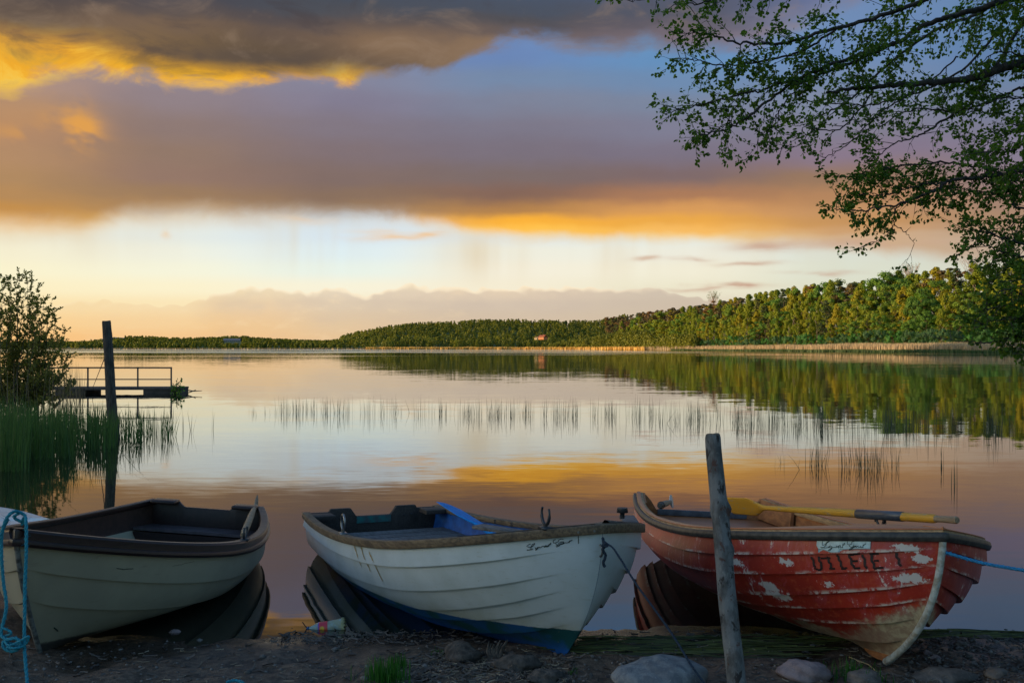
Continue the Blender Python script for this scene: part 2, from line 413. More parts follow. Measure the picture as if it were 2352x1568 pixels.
def height(x, y):
    x = np.asarray(x, float); y = np.asarray(y, float)
    be = beach_edge(x); dnear = be - y
    z = np.where(dnear > 0, .085*dnear + .02*np.maximum(dnear-2, 0), -.10*np.minimum(-dnear, 9))
    z = np.where(dnear > 0, np.minimum(z, .55 + .02*dnear), z)
    lum_ = (fbm(x*3.1, y*3.1, 4, 3)-.5)*.10 + (fbm(x*11, y*11, 3, 8)-.5)*.035
    z = z + lum_ * np.clip(dnear*1.2+.25, 0, 1) * np.where(y < 30, 1, 0)
    bd = bank_dist(x, y)
    land = np.where(bd > 0, .05 + .03*np.minimum(bd, 40) + 12*ss(bd, 25, 120) + 6*ss(bd, 90, 300), -1.2)
    px = np.where(y > 50, PX0 + FPX*x/np.maximum(y, 50), 5000)
    far = hill_h(px, y) * ss(y, 1230, 1600) * (1 - ss(px, 1420, 1480))
    far = far + 9*ss(px, 1440, 1600)*ss(bd, 60, 250)*(1-ss(px, 1700, 1950))*(y > 300)
    land = np.where(bd > 0, land*np.where((px < 1440) & (y > 900), .25, 1) + far, land)
    # unseen ridge left of the view, shaped to keep the low sun off the shore
    rx = -400 + 0*x; rid = 58*np.exp(-((x+430)/90)**2) * ss(y, -700, -300) * (1-ss(y, 240, 390)) * (1 + .25*(fbm(x/60, y/60, 3, 4)-.5))
    z = np.where(y > 60, np.maximum(z, land), z)
    z = np.where(rid > 1.0, np.maximum(z, rid), z)
    return z
def spaced(lo, hi, step, far, n):
    mid_ = np.arange(lo, hi + 1e-6, step)
    g = np.geomspace(step*1.4, far, n)
    return np.concatenate([lo - g[::-1], mid_, hi + g])
xs = spaced(-5.2, 5.2, .035, 4200, 105)
ys = np.concatenate([-np.geomspace(.3, 800, 26)[::-1] + 3.9, np.arange(4.0, 6.9, .03), 6.9 + np.geomspace(.05, 7000, 150)])
GX, GY = np.meshgrid(xs, ys)
GZ = height(GX, GY)
def gridfaces(a, b):
    i = np.arange((a-1)*(b-1)); r, c = i // (b-1), i % (b-1); k = r*b + c
    return np.stack([k, k+1, k+b+1, k+b], 1)
m = newmat('ground')
oc = coord(); gx, gy, gz = sep(oc)
f1 = noise(oc, 4, 4, .6); f2 = noise(oc, 28, 5, .65); f3 = noise(oc, 140, 3, .6); f4 = noise(vm('MULTIPLY', oc, (1, 2.5, 1)), 9, 4, .6)
mud = mix(sstep(f2, .32, .68), hexc('4a3b31'), hexc('7c6654'))
mud = mix(sstep(f1, .48, .66) * .7, mud, hexc('2e261f'))
mud = mix(sstep(f3, .62, .75) * .55, mud, hexc('8c7c6c'))
mud = mix(sstep(f4, .55, .70) * .55, mud, hexc('241e18'))
wet = 1 - sstep(gz, .015, .075)
mud = mulc(mud, mix(wet, (1, 1, 1), (.35, .34, .33)))
grass = mix(sstep(noise(oc, .6, 4, .6), .35, .65), hexc('3c4a1c'), hexc('5a6426'))
gc = mix(sstep(gy, 40, 60), mud, grass)
finish(bsdf(gc, mix(wet, (.75, .75, .75), (.25, .25, .25)), 0, .4, bump(f2 * .6 + f3 * .4, .9, .02)))
MAT_GROUND = m
fastmesh('ground', np.stack([GX, GY, GZ], -1).reshape(-1, 3), gridfaces(len(ys), len(xs)), m, smooth=True, kind='structure')

# ------------------------------------------------------------------ lake
m = newmat('lake_water')
oc = coord(); gx, gy, gz = sep(oc)
r1 = noise(vm('MULTIPLY', oc, (.8, 2.6, 1)), 2.6, 3, .55, col=True)
r2 = noise(vm('MULTIPLY', oc, (.25, .8, 1)), 1.0, 3, .5, col=True)
r3 = noise(vm('MULTIPLY', oc, (.010, .035, 1)), 1.0, 4, .6, col=True)
patch = sstep(noise(vm('MULTIPLY', oc, (.0022, .009, 1)), 1.0, 3, .6), .50, .56)
a1, b1_, c1_ = sep(r1); a2, b2_, c2_ = sep(r2); a3, b3_, c3_ = sep(r3)
rough_far = sstep(gy, 180, 330) * (patch * .9 + .02)
sy = (b1_ - .5) * .015 + (b2_ - .5) * .014 + (b3_ - .5) * .004 + (b1_ - .85) * rough_far * .16
sx = (a1 - .5) * .006 + (a2 - .5) * .006
nrm = vm('NORMALIZE', comb(sx, sy, 1.0))
fr = X.nt.nodes.new('ShaderNodeFresnel'); fr.inputs[0].default_value = 1.75; plug(fr.inputs['Normal'], nrm)
gl = X.nt.nodes.new('ShaderNodeBsdfGlossy'); gl.inputs['Color'].default_value = (.96, .96, .96, 1); gl.inputs['Roughness'].default_value = .02; plug(gl.inputs['Normal'], nrm)
df = X.nt.nodes.new('ShaderNodeBsdfDiffuse'); df.inputs[0].default_value = (.012, .014, .010, 1)
ms = X.nt.nodes.new('ShaderNodeMixShader'); plug(ms.inputs[0], X(fr.outputs[0]) * .95 + .05)
X.nt.links.new(df.outputs[0], ms.inputs[1]); X.nt.links.new(gl.outputs[0], ms.inputs[2]); finish(ms.outputs[0])
mb = MB(); mb.add([(-4500, -60, 0), (4500, -60, 0), (4500, 7500, 0), (-4500, 7500, 0)], [(0, 1, 2, 3)])
mb.build('lake_water', m, smooth=False, kind='structure')
# far ridge beyond the lake, small in the photograph
V = []
F_ = []
for i in range(60):
    t = i / 59; x = -3100 + t * 900; z = 26 + 52*math.exp(-((t-.62)/.16)**2) + 14*math.sin(t*9)
    for dy, zz in ((0, 0), (120, z), (500, z*.9), (900, 0)): V.append((x, 6200 + dy, zz))
for i in range(59):
    for j in range(3): F_.append((i*4+j, i*4+j+1, (i+1)*4+j+1, (i+1)*4+j))
fastmesh('hills', V, F_, mat_basic('far_hill', (.30, .26, .24), (.26, .24, .23), .01), smooth=True, kind='structure')

# ------------------------------------------------------------------ foliage builders
def rand_frames(n, droop=0.0):
    """n random orthonormal pairs for leaf cards"""
    a = nr.normal(size=(n, 3)); a[:, 2] -= droop; a /= np.linalg.norm(a, axis=1)[:, None]
    b = nr.normal(size=(n, 3)); b -= (a*b).sum(1)[:, None]*a; b /= np.linalg.norm(b, axis=1)[:, None]
    return a, b
def leaf_cards(C, size, tint, droop=0.0, aspect=.6, face=None):
    """leaf clumps: each a bent four-sided leaf blade around its centre"""
    n = len(C); a, b = rand_frames(n, droop)
    if face is not None:
        f_ = face+nr.normal(size=(n, 3))*.38; f_ /= np.linalg.norm(f_, axis=1)[:, None]; a = np.cross(f_, a); a /= np.linalg.norm(a, axis=1)[:, None]; b = np.cross(f_, a)
    sz = (size * nr.uniform(.6, 1.35, n))[:, None]
    c = np.cross(a, b)
    p0 = C - a*sz*.5; p1 = C + b*sz*aspect*.5 + c*sz*.10; p2 = C + a*sz*.5; p3 = C - b*sz*aspect*.5 + c*sz*.10
    V = np.stack([p0, p1, p2, p3], 1).reshape(-1, 3); k = np.arange(n)*4
    F = np.stack([k, k+1, k+2, k+3], 1)
    return V, F, np.repeat(np.asarray(tint), 4)
def crown_points(kind, n):
    """points of a unit-height crown; trunk foot at the origin"""
    K = {'birch': 70, 'alder': 60, 'pine': 30, 'spruce': 80, 'bush': 46}[kind]
    cs = []; rs = []
    for i in range(K):
        while True:
            if kind == 'birch':
                z = nr.uniform(.16, 1.0); w = .18*math.sin(min(1, (1.03-z)/.72)*math.pi/2)**.95 * (1 if z > .3 else .8); r = .040
            elif kind == 'alder':
                z = nr.uniform(.12, .98); w = .27*math.sqrt(max(0, 1-((z-.52)/.50)**2)); r = .055
            elif kind == 'pine':
                z = nr.uniform(.45, .99); w = .19*math.sqrt(max(0, 1-((z-.72)/.30)**2)); r = .052
            elif kind == 'spruce':
                z = nr.uniform(.08, 1.0); w = .17*(1.02-z)**.8 + .008; r = .035
            else:
                z = nr.uniform(.08, .95); w = .75*math.sqrt(max(0, 1-((z-.2)/.85)**2)); r = .13
            break
        t = nr.uniform(0, 2*math.pi); q = w*math.sqrt(nr.uniform(.25, 1))*nr.uniform(.8, 1.15)
        cs.append((q*math.cos(t), q*math.sin(t), z)); rs.append(r*nr.uniform(.6, 1.4)*(1.0 if kind in ('bush', 'alder') else min(1, .75+1.2*(1.02-z))))
    cs = np.array(cs); rs = np.array(rs)
    i = nr.integers(0, K, n); g = nr.normal(size=(n, 3)); g /= np.linalg.norm(g, axis=1)[:, None]
    g *= (nr.uniform(0, 1, n)**.45)[:, None]
    sc = np.array([1, 1, .75 if kind in ('alder', 'bush') else .55 if kind == 'pine' else 1.15 if kind == 'birch' else .5])
    P = cs[i] + g*rs[i][:, None]*sc
    ct = nr.uniform(0, 1, K); rd = P*np.array([1, 1, 0])*3+np.array([0, 0, .25]); global FACE
    FACE = g+rd
    return P, np.clip(ct[i]*.8 + nr.uniform(-.08, .22, n), 0, 1), cs
def trunk_mesh(name, kind, cs):
    mb = MB(); wob = [(rng.uniform(-.008, .008), rng.uniform(-.008, .008)) for _ in range(9)]
    top = .93 if kind != 'alder' else .8
    pts = [(wob[i][0]*i, wob[i][1]*i, -.03 + (top+.03)*i/8) for i in range(9)]
    mb.tube(pts, [.0125*(1-.85*i/8) for i in range(9)], 6)
    for c in cs[::2]:
        z0 = max(.08, c[2] - .10 - .3*math.hypot(c[0], c[1])); k = min(8, max(0, int(z0/top*8)))
        mb.tube([(pts[k][0], pts[k][1], z0), (c[0]*.5, c[1]*.5, z0*.45+c[2]*.55-.01), tuple(c)], [.004, .003, .001], 3, cap=False)
    return mb
M_birch = mat_leaf('birch_leaf', (.30, .33, .022), (.16, .22, .020), (.38, .32, .02))
M_alder = mat_leaf('alder_leaf', (.15, .28, .035), (.09, .18, .028), (.26, .30, .025))
M_pine = mat_leaf('pine_needle', (.16, .10, .030), (.09, .085, .028), (.20, .10, .03), trans=.15)
M_spruce = mat_leaf('spruce_needle', (.09, .12, .035), (.05, .08, .028), (.14, .13, .03), trans=.15)
M_bush = mat_leaf('willow_scrub_leaf', (.09, .19, .07), (.05, .12, .045), (.07, .22, .04))
M_bark = mat_basic('tree_bark', (.13, .09, .06), (.06, .045, .035), 8, .9)
M_birchbark = mat_basic('birch_bark', (.42, .36, .30), (.16, .12, .10), 6, .8)
PROTO = {}
for kind, mt, tk, nv, nl, lsz in (('birch', M_birch, M_birchbark, 5, 9000, .019), ('alder', M_alder, M_bark, 4, 9000, .021), ('pine', M_pine, M_bark, 3, 3600, .022), ('spruce', M_spruce, M_bark, 3, 4600, .018), ('bush', M_bush, M_bark, 4, 4200, .05)):
    for vi in range(nv):
        P, t, cs = crown_points(kind, nl); V, F, T = leaf_cards(P, np.full(len(P), lsz), t, .3 if kind == 'birch' else 0, .7, FACE)
        me = bpy.data.meshes.new(kind + '_crown'); tmp = fastmesh('crown', V, F, mt, tint=T)
        tr = trunk_mesh('trunk', kind, cs).build('trunk', tk)
        PROTO[kind, vi] = (tmp.data, tr.data); bpy.data.objects.remove(tmp); bpy.data.objects.remove(tr)
def plant(name, kind, loc, h, wscale, **k):
    vi = rng.randrange(max(q[1] for q in PROTO if q[0] == kind) + 1)
    e = empty(name, loc, (0, 0, rng.uniform(0, 6.28)), **k); e.scale = (h*wscale, h*wscale, h)
    for nm, me in zip(('crown', 'trunk'), PROTO[kind, vi]):
        o = bpy.data.objects.new(nm, me); COL.objects.link(o); o.parent = e
    return e
def skyl(px): return float(np.interp(px, [p[0] for p in SKY], [p[1] for p in SKY]))
def bankY(px):
    lo, hi = 120.0, 1400.0
    for _ in range(40):
        md = (lo+hi)/2
        if float(bank_dist(np.array([(px-PX0)*md/FPX]), np.array([md]))[0]) > 0: hi = md
        else: lo = md
    return hi
_bx = np.arange(-100, 2760, 20.); _by = np.array([bankY(q) for q in _bx])
def bankY(px): return float(np.interp(px, _bx, _by))
def hz(x, y):
    i = int(np.clip(np.searchsorted(xs, x)-1, 0, len(xs)-2)); j = int(np.clip(np.searchsorted(ys, y)-1, 0, len(ys)-2))
    a = (x-xs[i])/(xs[i+1]-xs[i]); b = (y-ys[j])/(ys[j+1]-ys[j])
    return float((GZ[j, i]*(1-a)+GZ[j, i+1]*a)*(1-b) + (GZ[j+1, i]*(1-a)+GZ[j+1, i+1]*a)*b)

# ------------------------------------------------------------------ right-hand forest: every tree a thing
LBL = {
 'birch': ('birch_tree', 'birch', [(1400, 1600, 'small far yellow green birch below the pine ridge'), (1600, 1760, 'yellow green birch at the narrow end of the lakeside forest'), (1760, 1900, 'slender yellow green birch in the sunlit row right of the pines'), (1900, 2060, 'tall golden green birch in the sunlit middle of the forest'), (2060, 2230, 'leafy birch under the two dry treetops of the forest'), (2230, 2500, 'dark birch behind the drooping branch at the right edge')]),
 'alder': ('alder_tree', 'tree', [(1400, 1700, 'small round green tree near the far point of the forest'), (1700, 1900, 'rounded green broadleaf tree in the left part of the forest'), (1900, 2080, 'dark green broadleaf tree low in the middle of the forest'), (2080, 2250, 'bushy deep green tree right of the forest middle'), (2250, 2500, 'bushy deep green tree behind the overhanging branches')]),
 'pine': ('pine_tree', 'pine', [(1400, 1480, 'small brown green pine low on the far ridge'), (1480, 1560, 'brown pine halfway up the far ridge'), (1560, 1640, 'brown pine on top of the far ridge'), (1640, 2000, 'pine crown rising over the birches at the forest edge'), (2000, 2500, 'pine crown on the highest skyline of the forest')]),
 'spruce': ('spruce_tree', 'spruce', [(1400, 1560, 'narrow dark spruce on the slope of the far ridge'), (1560, 1800, 'pointed spruce between ridge and lakeside birches'), (1800, 2040, 'pointed dark spruce standing among golden birches'), (2040, 2500, 'pointed dark spruce at the tall right end of the forest')]),
}
def forest_tree(kind, px, Y, top_py):
    nm, cat, zones = LBL[kind]; x = (px-PX0)*Y/FPX; g = hz(x, Y)
    h = max(6.0, min(34.0, at(px, top_py, Y).z - g)); ly = None
    for a, b, s in zones:
        if a <= px < b or ly is None: ly = s
    if top_py < skyl(px) + 16: ly2 = ly + ', crown on the skyline'
    elif top_py > skyl(px) + 45: ly2 = ly + ', front row'
    else: ly2 = ly + ', middle row'
    w = {'birch': 1.15, 'alder': 1.15, 'pine': 1.25, 'spruce': 1.15}[kind]*rng.uniform(.85, 1.25)*(1.15 if h < 14 else 1)
    return plant(nm, kind, (x, Y, g-.2), h, w, label=ly2, cat=cat, group='trees of the lakeside forest' if kind != 'pine' or px > 1640 else 'pines on the far ridge')
px = 1404.0
while px < 2470:                                       # back row, on the skyline
    yb = bankY(px); Y = yb + (120 if px < 1640 else 95) + rng.uniform(-8, 8)
    if px < 1625: kind = rng.choice(['pine', 'pine', 'pine', 'spruce'])
    elif px < 1760: kind = rng.choice(['birch', 'birch', 'pine', 'spruce'])
    else: kind = rng.choice(['birch', 'birch', 'birch', 'alder', 'spruce', 'pine'])
    forest_tree(kind, px, Y, skyl(px) + rng.uniform(-7, 11) - (10 if rng.random() < .2 else 0))
    px += 3.3*FPX/Y*rng.uniform(.8, 1.25)
for row, (off, f0) in enumerate(((78, .20), (62, .40), (48, .60))):
    px = 1428.0 + row*3
    while px < 2460:
        yb = bankY(px); Y = yb + off + rng.uniform(-6, 6)
        if px < 1560: kind = rng.choice(['pine', 'pine', 'birch', 'alder']) if row < 1 else rng.choice(['birch', 'birch', 'alder'])
        elif px < 1930: kind = rng.choice(['birch', 'birch', 'birch', 'birch', 'alder', 'spruce'])
        else: kind = rng.choice(['birch', 'birch', 'alder', 'alder']) if row < 2 else rng.choice(['alder', 'alder', 'birch'])
        s = skyl(px); forest_tree(kind, px, Y, s + (785-s)*f0*rng.uniform(.75, 1.2))
        px += (4.6 + .4*row)*FPX/Y*rng.uniform(.8, 1.3)
px = 1462.0
while px < 2440:                                       # scrub along the reeds
    yb = bankY(px); Y = yb + rng.uniform(24, 36); x = (px-PX0)*Y/FPX
    h = rng.uniform(6.5, 9.5)
    z = 'at the far end of the scrub belt' if px < 1640 else 'left of the scrub middle, under the birches' if px < 1850 else 'bright green, under the tallest birches' if px < 2000 else 'right of the scrub middle, behind tan reeds' if px < 2230 else 'behind the drooping branch'
    plant('scrub_bush', 'bush', (x, Y, hz(x, Y)-.2), h, rng.uniform(.55, .8), label='round willow bush ' + z, cat='bush', group='bushes between the reeds and the forest')
    px += 4.8*FPX/Y*rng.uniform(.8, 1.3)
# two leafless dry trees above the skyline and a loose-crowned tree on the ridge
def dry_tree(px, py, Y, label, leaves=0, h=24):
    x = (px-PX0)*Y/FPX; top = at(px, py, Y).z; g = top - h
    e = empty('dry_tree', (x, Y, g), label=label, cat='tree'); mb = MB(); tips = []
    mb.tube([(0, 0, 0), (.1, 0, h*.45), (-.1, .1, h*.7)], [.28, .2, .14], 6)
    mb.build('trunk', M_bark, e); mb = MB()
    for i in range(46):
        a = rng.uniform(0, 6.28); z0 = h*rng.uniform(.4, .8); r = h*rng.uniform(.05, .24)
        p1 = Vector((math.cos(a)*r, math.sin(a)*r, z0 + (h-z0)*rng.uniform(.55, 1)))
        mb.tube([(0, 0, z0), tuple(Vector((0, 0, z0)).lerp(p1, .5) + Vector((0, 0, -.3))), p1], [.09, .06, .03], 3, cap=False); tips.append(p1)
        for _ in range(3):
            q = p1.lerp(Vector((0, 0, z0)), rng.uniform(0, .5)); t = q + Vector((rng.uniform(-1, 1), rng.uniform(-1, 1), rng.uniform(.3, 1.6)))
            mb.tube([q, t], [.04, .02], 3, cap=False); tips.append(t)
    mb.build('twig_crown', mat_basic('dry_twig', (.42, .25, .17), (.30, .18, .12), 3), e)
    if leaves:
        C = np.array([tuple(tips[rng.randrange(len(tips))]) for _ in range(leaves)]) + nr.normal(size=(leaves, 3))*.45
        C = C[C[:, 2] > h*.78]
        V, F, T = leaf_cards(C, np.full(len(C), .5), nr.uniform(0, 1, len(C))); fastmesh('crown', V, F, M_alder, e, tint=T)
dry_tree(2064, 622, bankY(2064)+108, 'wide dry treetop with pale pink twigs and green cap on the skyline', 260)
dry_tree(2093, 604, bankY(2093)+106, 'thin upright dry treetop, the taller of the pale skyline pair', 90)
dry_tree(2236, 590, bankY(2236)+104, 'bare forked pale treetop near the drooping branch')
dry_tree(1638, 669, bankY(1638)+135, 'loose airy treetop standing alone above the pine ridge', 420, 26)

# ------------------------------------------------------------------ far woods that read as one mass
def wood(name, pts, lsz, label, nl=70):
    Vs = []; Fs = []; Ts = []; nb = 0
    tmpl = []
    for i in range(8):
        kd = ('alder', 'birch', 'alder', 'spruce', 'pine', 'alder', 'birch', 'spruce')[i]
        P, t, cs = crown_points(kd, nl); tmpl.append((P, t, kd, FACE))
    for (x, y, z, h) in pts:
        P, t, kd, fc = tmpl[rng.randrange(8)]; a = rng.uniform(0, 6.28); ca, sa = math.cos(a), math.sin(a)
        w = h*rng.uniform(1.0, 1.5)
        C = np.stack([x + (P[:, 0]*ca - P[:, 1]*sa)*w, y + (P[:, 0]*sa + P[:, 1]*ca)*w, z + P[:, 2]*h], 1)
        tt = np.clip(t*.35 + {'alder': .25, 'birch': 0, 'spruce': .6, 'pine': .5}[kd] + rng.uniform(-.1, .2), 0, 1)
        fr_ = np.stack([fc[:, 0]*ca - fc[:, 1]*sa, fc[:, 0]*sa + fc[:, 1]*ca, fc[:, 2]], 1)
        V, F, T = leaf_cards(C, np.full(len(C), lsz), tt, 0, .8, fr_)
        Vs.append(V); Fs.append(F + nb); Ts.append(T); nb += len(V)
    fastmesh(name, np.concatenate(Vs), np.concatenate(Fs), mat_leaf('far_leaf', (.27, .26, .025), (.08, .11, .020)), tint=np.concatenate(Ts), kind='stuff', label=label)
pts = []
for _ in range(5200):
    px = rng.uniform(-150, 1445); Y = 1100 + 560*rng.random()**.8
    x = (px-PX0)*Y/FPX; bd = float(bank_dist(np.array([x]), np.array([Y]))[0])
    if bd < 14: continue
    h = rng.uniform(7, 12.5) if px > 785 else rng.uniform(4.5, 8)
    tp = HOR - (hz(x, Y)+h-CAM_H)*FPX/Y
    if 1226 < px < 1262 and Y < 1210 and tp < 780: continue
    if 512 < px < 556 and Y < 1480 and tp < 786: continue
    pts.append((x, Y, hz(x, Y)-.5, h))
wood('far_wood', pts, 1.9, 'wooded low hills across the lake, far shore')
pts = []
for _ in range(1500):
    px = rng.uniform(1235, 1600); yb = bankY(px); Y = yb + rng.uniform(10, 55)
    x = (px-PX0)*Y/FPX; t_ = ss(np.array([px]), 1235, 1440)[0]
    if 1226 < px < 1262: continue
    pts.append((x, Y, hz(x, Y)-.5, (5.5 + 9*t_)*rng.uniform(.75, 1.25)*(1 if px < 1500 else .7)))
wood('shore_wood', pts, 1.3, 'yellow green trees along the far shore below the hill', 110)

# ------------------------------------------------------------------ reeds
def blades(pos, h, w, lean, tint, seg=3, bend=.25):
    """tapered grass blades as crossed strips"""
    n = len(pos); a = nr.uniform(0, 2*math.pi, n); dirx = np.stack([np.cos(a), np.sin(a), 0*a], 1)
    la = nr.uniform(0, 2*math.pi, n); lean = lean*nr.normal(size=n)*np.where(nr.random(n) < .06, 5, 1); ld = np.stack([np.cos(la), np.sin(la), 0*la], 1)*lean[:, None]
    Vs = []; ks = np.linspace(0, 1, seg+1)
    for t in ks:
        c = pos + np.array([0, 0, 1.])*(h*t)[:, None]*(1-.15*np.abs(lean)*t)[:, None] + ld*(h*(t*(1-bend) + bend*t**2.2))[:, None]
        ww = (w*(1-t)**.5*.5 + .0004)[:, None]*dirx
        Vs += [c-ww, c+ww]
    V = np.stack(Vs, 1).reshape(-1, 3); base = np.arange(n)*(2*(seg+1)); F = []
    for j in range(seg): F.append(np.stack([base+2*j, base+2*j+1, base+2*j+3, base+2*j+2], 1))
    return V, np.concatenate(F), np.repeat(tint, 2*(seg+1))
M_dryreed = mat_leaf('dry_reed', (.58, .43, .27), (.42, .31, .19), trans=.2)
M_greenreed = mat_leaf('green_reed', (.10, .15, .05), (.05, .09, .03), trans=.3)
def bank_reeds(name, pxr, offr, n, hr, w, mt, label, z0=None):
    P = []; xs_ = np.linspace(pxr[0], pxr[1], 60); yb = np.array([bankY(q) for q in xs_])
    dens = np.gradient((xs_-PX0)*yb/FPX); 
    pxs = nr.uniform(pxr[0], pxr[1], n); Y = np.interp(pxs, xs_, yb) + nr.uniform(*offr, n) + 2*(fbm(pxs/25., pxs*0, 3, 2)-.5)*3
    x = (pxs-PX0)*Y/FPX; z = np.maximum(height(x, Y), -.05)
    hh = nr.uniform(*hr, n)*(1 + .35*(fbm(x/9, Y/9, 3, 6)-.5))
    V, F, T = blades(np.stack([x, Y, z], 1), hh, np.full(n, 1.)*w, .05, nr.uniform(0, 1, n), 2)
    fastmesh(name, V, F, mt, tint=T, kind='stuff', label=label)
bank_reeds('dry_reed_belt', (1470, 2500), (1, 26), 30000, (2.6, 3.6), .28, M_dryreed, 'tan dry reed belt along the foot of the forest')
bank_reeds('green_reed_belt', (1540, 2500), (-9, 0), 9000, (1.0, 1.5), .25, M_greenreed, 'young green reeds in front of the tan reed belt')
bank_reeds('golden_reed_belt', (840, 1480), (-14, 0), 7000, (2.4, 3.4), .7, mat_leaf('golden_reed', (.80, .48, .12), (.60, .36, .10), trans=.1), 'golden sunlit reeds at the foot of the far hill')
bank_reeds('far_reed_belt', (-80, 840), (-8, 0), 2600, (1.3, 2.0), .8, M_dryreed, 'low dull reeds along the far left shore')

def water_reeds(name, groups, hr, w, mt, label, lean=.05, seg=4):
    P = []; H_ = []
    for (px0, px1, py0, py1, n, hs) in groups:
        px = nr.uniform(px0, px1, n); py = nr.uniform(py0, py1, n)
        if n > 60:
            cl = nr.uniform(px0, px1, max(6, n//14)); k = nr.random(n) < .55; px[k] = cl[nr.integers(0, len(cl), n)][k] + nr.normal(size=k.sum())*4
        Y = CAM_H*FPX/(py-HOR); P.append(np.stack([(px-PX0)*Y/FPX, Y, 0*Y-.25], 1)); H_.append(nr.uniform(*hr, n)*hs)
    P = np.concatenate(P); h = np.concatenate(H_)+.25; n = len(P)
    V, F, T = blades(P, h, np.full(n, w), lean, nr.uniform(0, 1, n), seg)
    return fastmesh(name, V, F, mt, tint=T, kind='stuff', label=label)
M_rush = mat_leaf('rush', (.075, .095, .055), (.035, .055, .035), trans=.2)
M_nearreed = mat_leaf('near_reed', (.085, .17, .035), (.045, .09, .028), trans=.35)
water_reeds('rush_belt', [(615, 760, 940, 952, 60, .85), (640, 930, 944, 956, 170, 1), (930, 1080, 944, 958, 70, 1.0), (1050, 1250, 945, 962, 190, 1.05), (1250, 1500, 948, 968, 200, 1.1), (1500, 1700, 952, 978, 180, 1.1), (1690, 1900, 955, 992, 330, 1.15), (1880, 2120, 955, 1000, 270, 1.15), (2100, 2352, 955, 1005, 170, 1.15), (2352, 2500, 960, 1005, 60, 1.1)], (.16, .50), .0085, M_rush, 'thin belt of rushes standing across the middle of the lake', .05)
water_reeds('rush_clump', [(1850, 1880, 1062, 1076, 16, 1), (1870, 1900, 1060, 1080, 20, 1.1), (1925, 1990, 1064, 1082, 30, 1), (1975, 2020, 1066, 1092, 55, 1.15), (2020, 2065, 1064, 1086, 30, 1.1), (1770, 1830, 1060, 1075, 7, .8)], (.12, .40), .008, M_rush, 'dark clump of rushes above the red boat', .10)
water_reeds('lone_rushes', [(2155, 2170, 1072, 1078, 3, 1), (2184, 2200, 1108, 1118, 5, 1.2), (486, 489, 985, 990, 2, 1.6), (418, 424, 985, 990, 3, 1.6), (436, 446, 985, 995, 4, 1.7), (560, 620, 945, 955, 8, .8)], (.18, .36), .012, M_rush, 'few separate rush stalks in open water', .08)
# reed bed at the left with broad leaves
G = [(-60, 60, 1030, 1085, 560, .95), (-60, 120, 1010, 1060, 480, .8), (60, 170, 1005, 1055, 340, .75), (120, 250, 995, 1040, 330, .66), (200, 262, 990, 1030, 260, .66), (265, 330, 985, 1018, 130, .55), (320, 402, 982, 1010, 110, .5), (-60, 180, 960, 1010, 500, .4)]
water_reeds('reed_bed', G, (.60, 1.1), .0145, M_nearreed, 'green reeds standing in the water around the left post', .12, 5)
water_reeds('dry_reed_patch', [(-40, 190, 930, 975, 230, 1)], (.8, 1.5), .014, mat_leaf('old_reed', (.22, .16, .10), (.12, .09, .06)), 'old brown reed stalks below the left bush', .09)

# ------------------------------------------------------------------ boats
P_MID = dict(x=-.3719, y=6.7289, z=-.0694, yaw=-1.1368, pitch=.0056, roll=-.015, L=3.8669, Bm=.7085, bt=.8091, sm=.6057, n=2.6912, m=.6986, zg0=.4138, zgm=.5332, zg1=.8779, zk0=-.0166, zkm=.0031, we=3.3092, zk1=.0805, R=.4295, p=2.1053, a0=.7327, a1=3.6746, b0=.7296, b1=1.16,
             laps=[(.1002, .0283), (.2568, -.0815), (.4391, -.2919), (.504, -.2436), (.635, -.30)], t=.021, near=-1, fade=(.90, .985))
P_LEFT = dict(x=-2.5737, y=6.7282, z=-.01, yaw=-1.5496, pitch=.0343, roll=-.0778, L=3.4868, Bm=.7501, bt=.6131, sm=.4835, n=2.1051, m=1.1945, zg0=.4555, zgm=.4674, zg1=.741, zk0=.0753, zkm=.0348, we=3.268, zk1=-.0117, R=.4428, p=1.303, a0=.463, a1=1.3242, b0=.4608, b1=1.1502,
              laps=[(.1877, .0376), (.4707, -.1785)], t=.015, near=1, fade=(.95, .995))
P_RED = dict(x=1.7897, y=6.6478, z=.04, yaw=-1.4766, pitch=-.013, roll=-.0651, L=3.8886, Bm=.8046, bt=.7089, sm=.5318, n=3.2216, m=1.0389, zg0=.3631, zgm=.454, zg1=.8219, zk0=.0264, zkm=.0504, we=3.4278, zk1=.0598, R=.4676, p=2.503, a0=.5932, a1=3.0853, b0=.3964, b1=1.2275,
             laps=[(.049, .1079), (.1684, .0302), (.3767, -.2329), (.4801, -.2817), (.60, -.32), (.74, -.30)], t=.026, near=-1, fade=(.955, .995))
pi = math.pi
def hull(P, s, q):
    s = np.asarray(s, float); q = np.asarray(q, float); sm = P['sm']
    t = np.clip((s-sm)/(1-sm), 0, 1)
    f = np.where(s > sm, np.power(np.clip(1-t**P['n'], 1e-9, 1), P['m']), P['bt']+(1-P['bt'])*(1-((sm-np.minimum(s, sm))/sm)**2))
    B = P['Bm']*f
    zg = P['zg0']*(1-s)*(1-2*s)+P['zgm']*4*s*(1-s)+P['zg1']*s*(2*s-1)
    zk = P['zk0']*(1-s)**2+P['zkm']*4*s*(1-s)+P['zk1']*np.clip((s-.6)/.4, 0, 1)**2
    w = s**P['we']; a = P['a0']*(1-w)+P['a1']*w; b = P['b0']*(1-w)+P['b1']*w
    c = np.clip(np.cos(q*pi/2), 1e-6, 1); sn = np.clip(np.sin(q*pi/2), 1e-6, 1)
    y = B*c**a; dd = sn**b; z = zg-(zg-zk)*dd
    return P['L']*s-P['R']*s**6*dd**P['p']-P['L']/2, y, z
def pts(P, side, s, q): x, y, z = hull(P, s, q); return np.stack([x, side*y, z], -1)
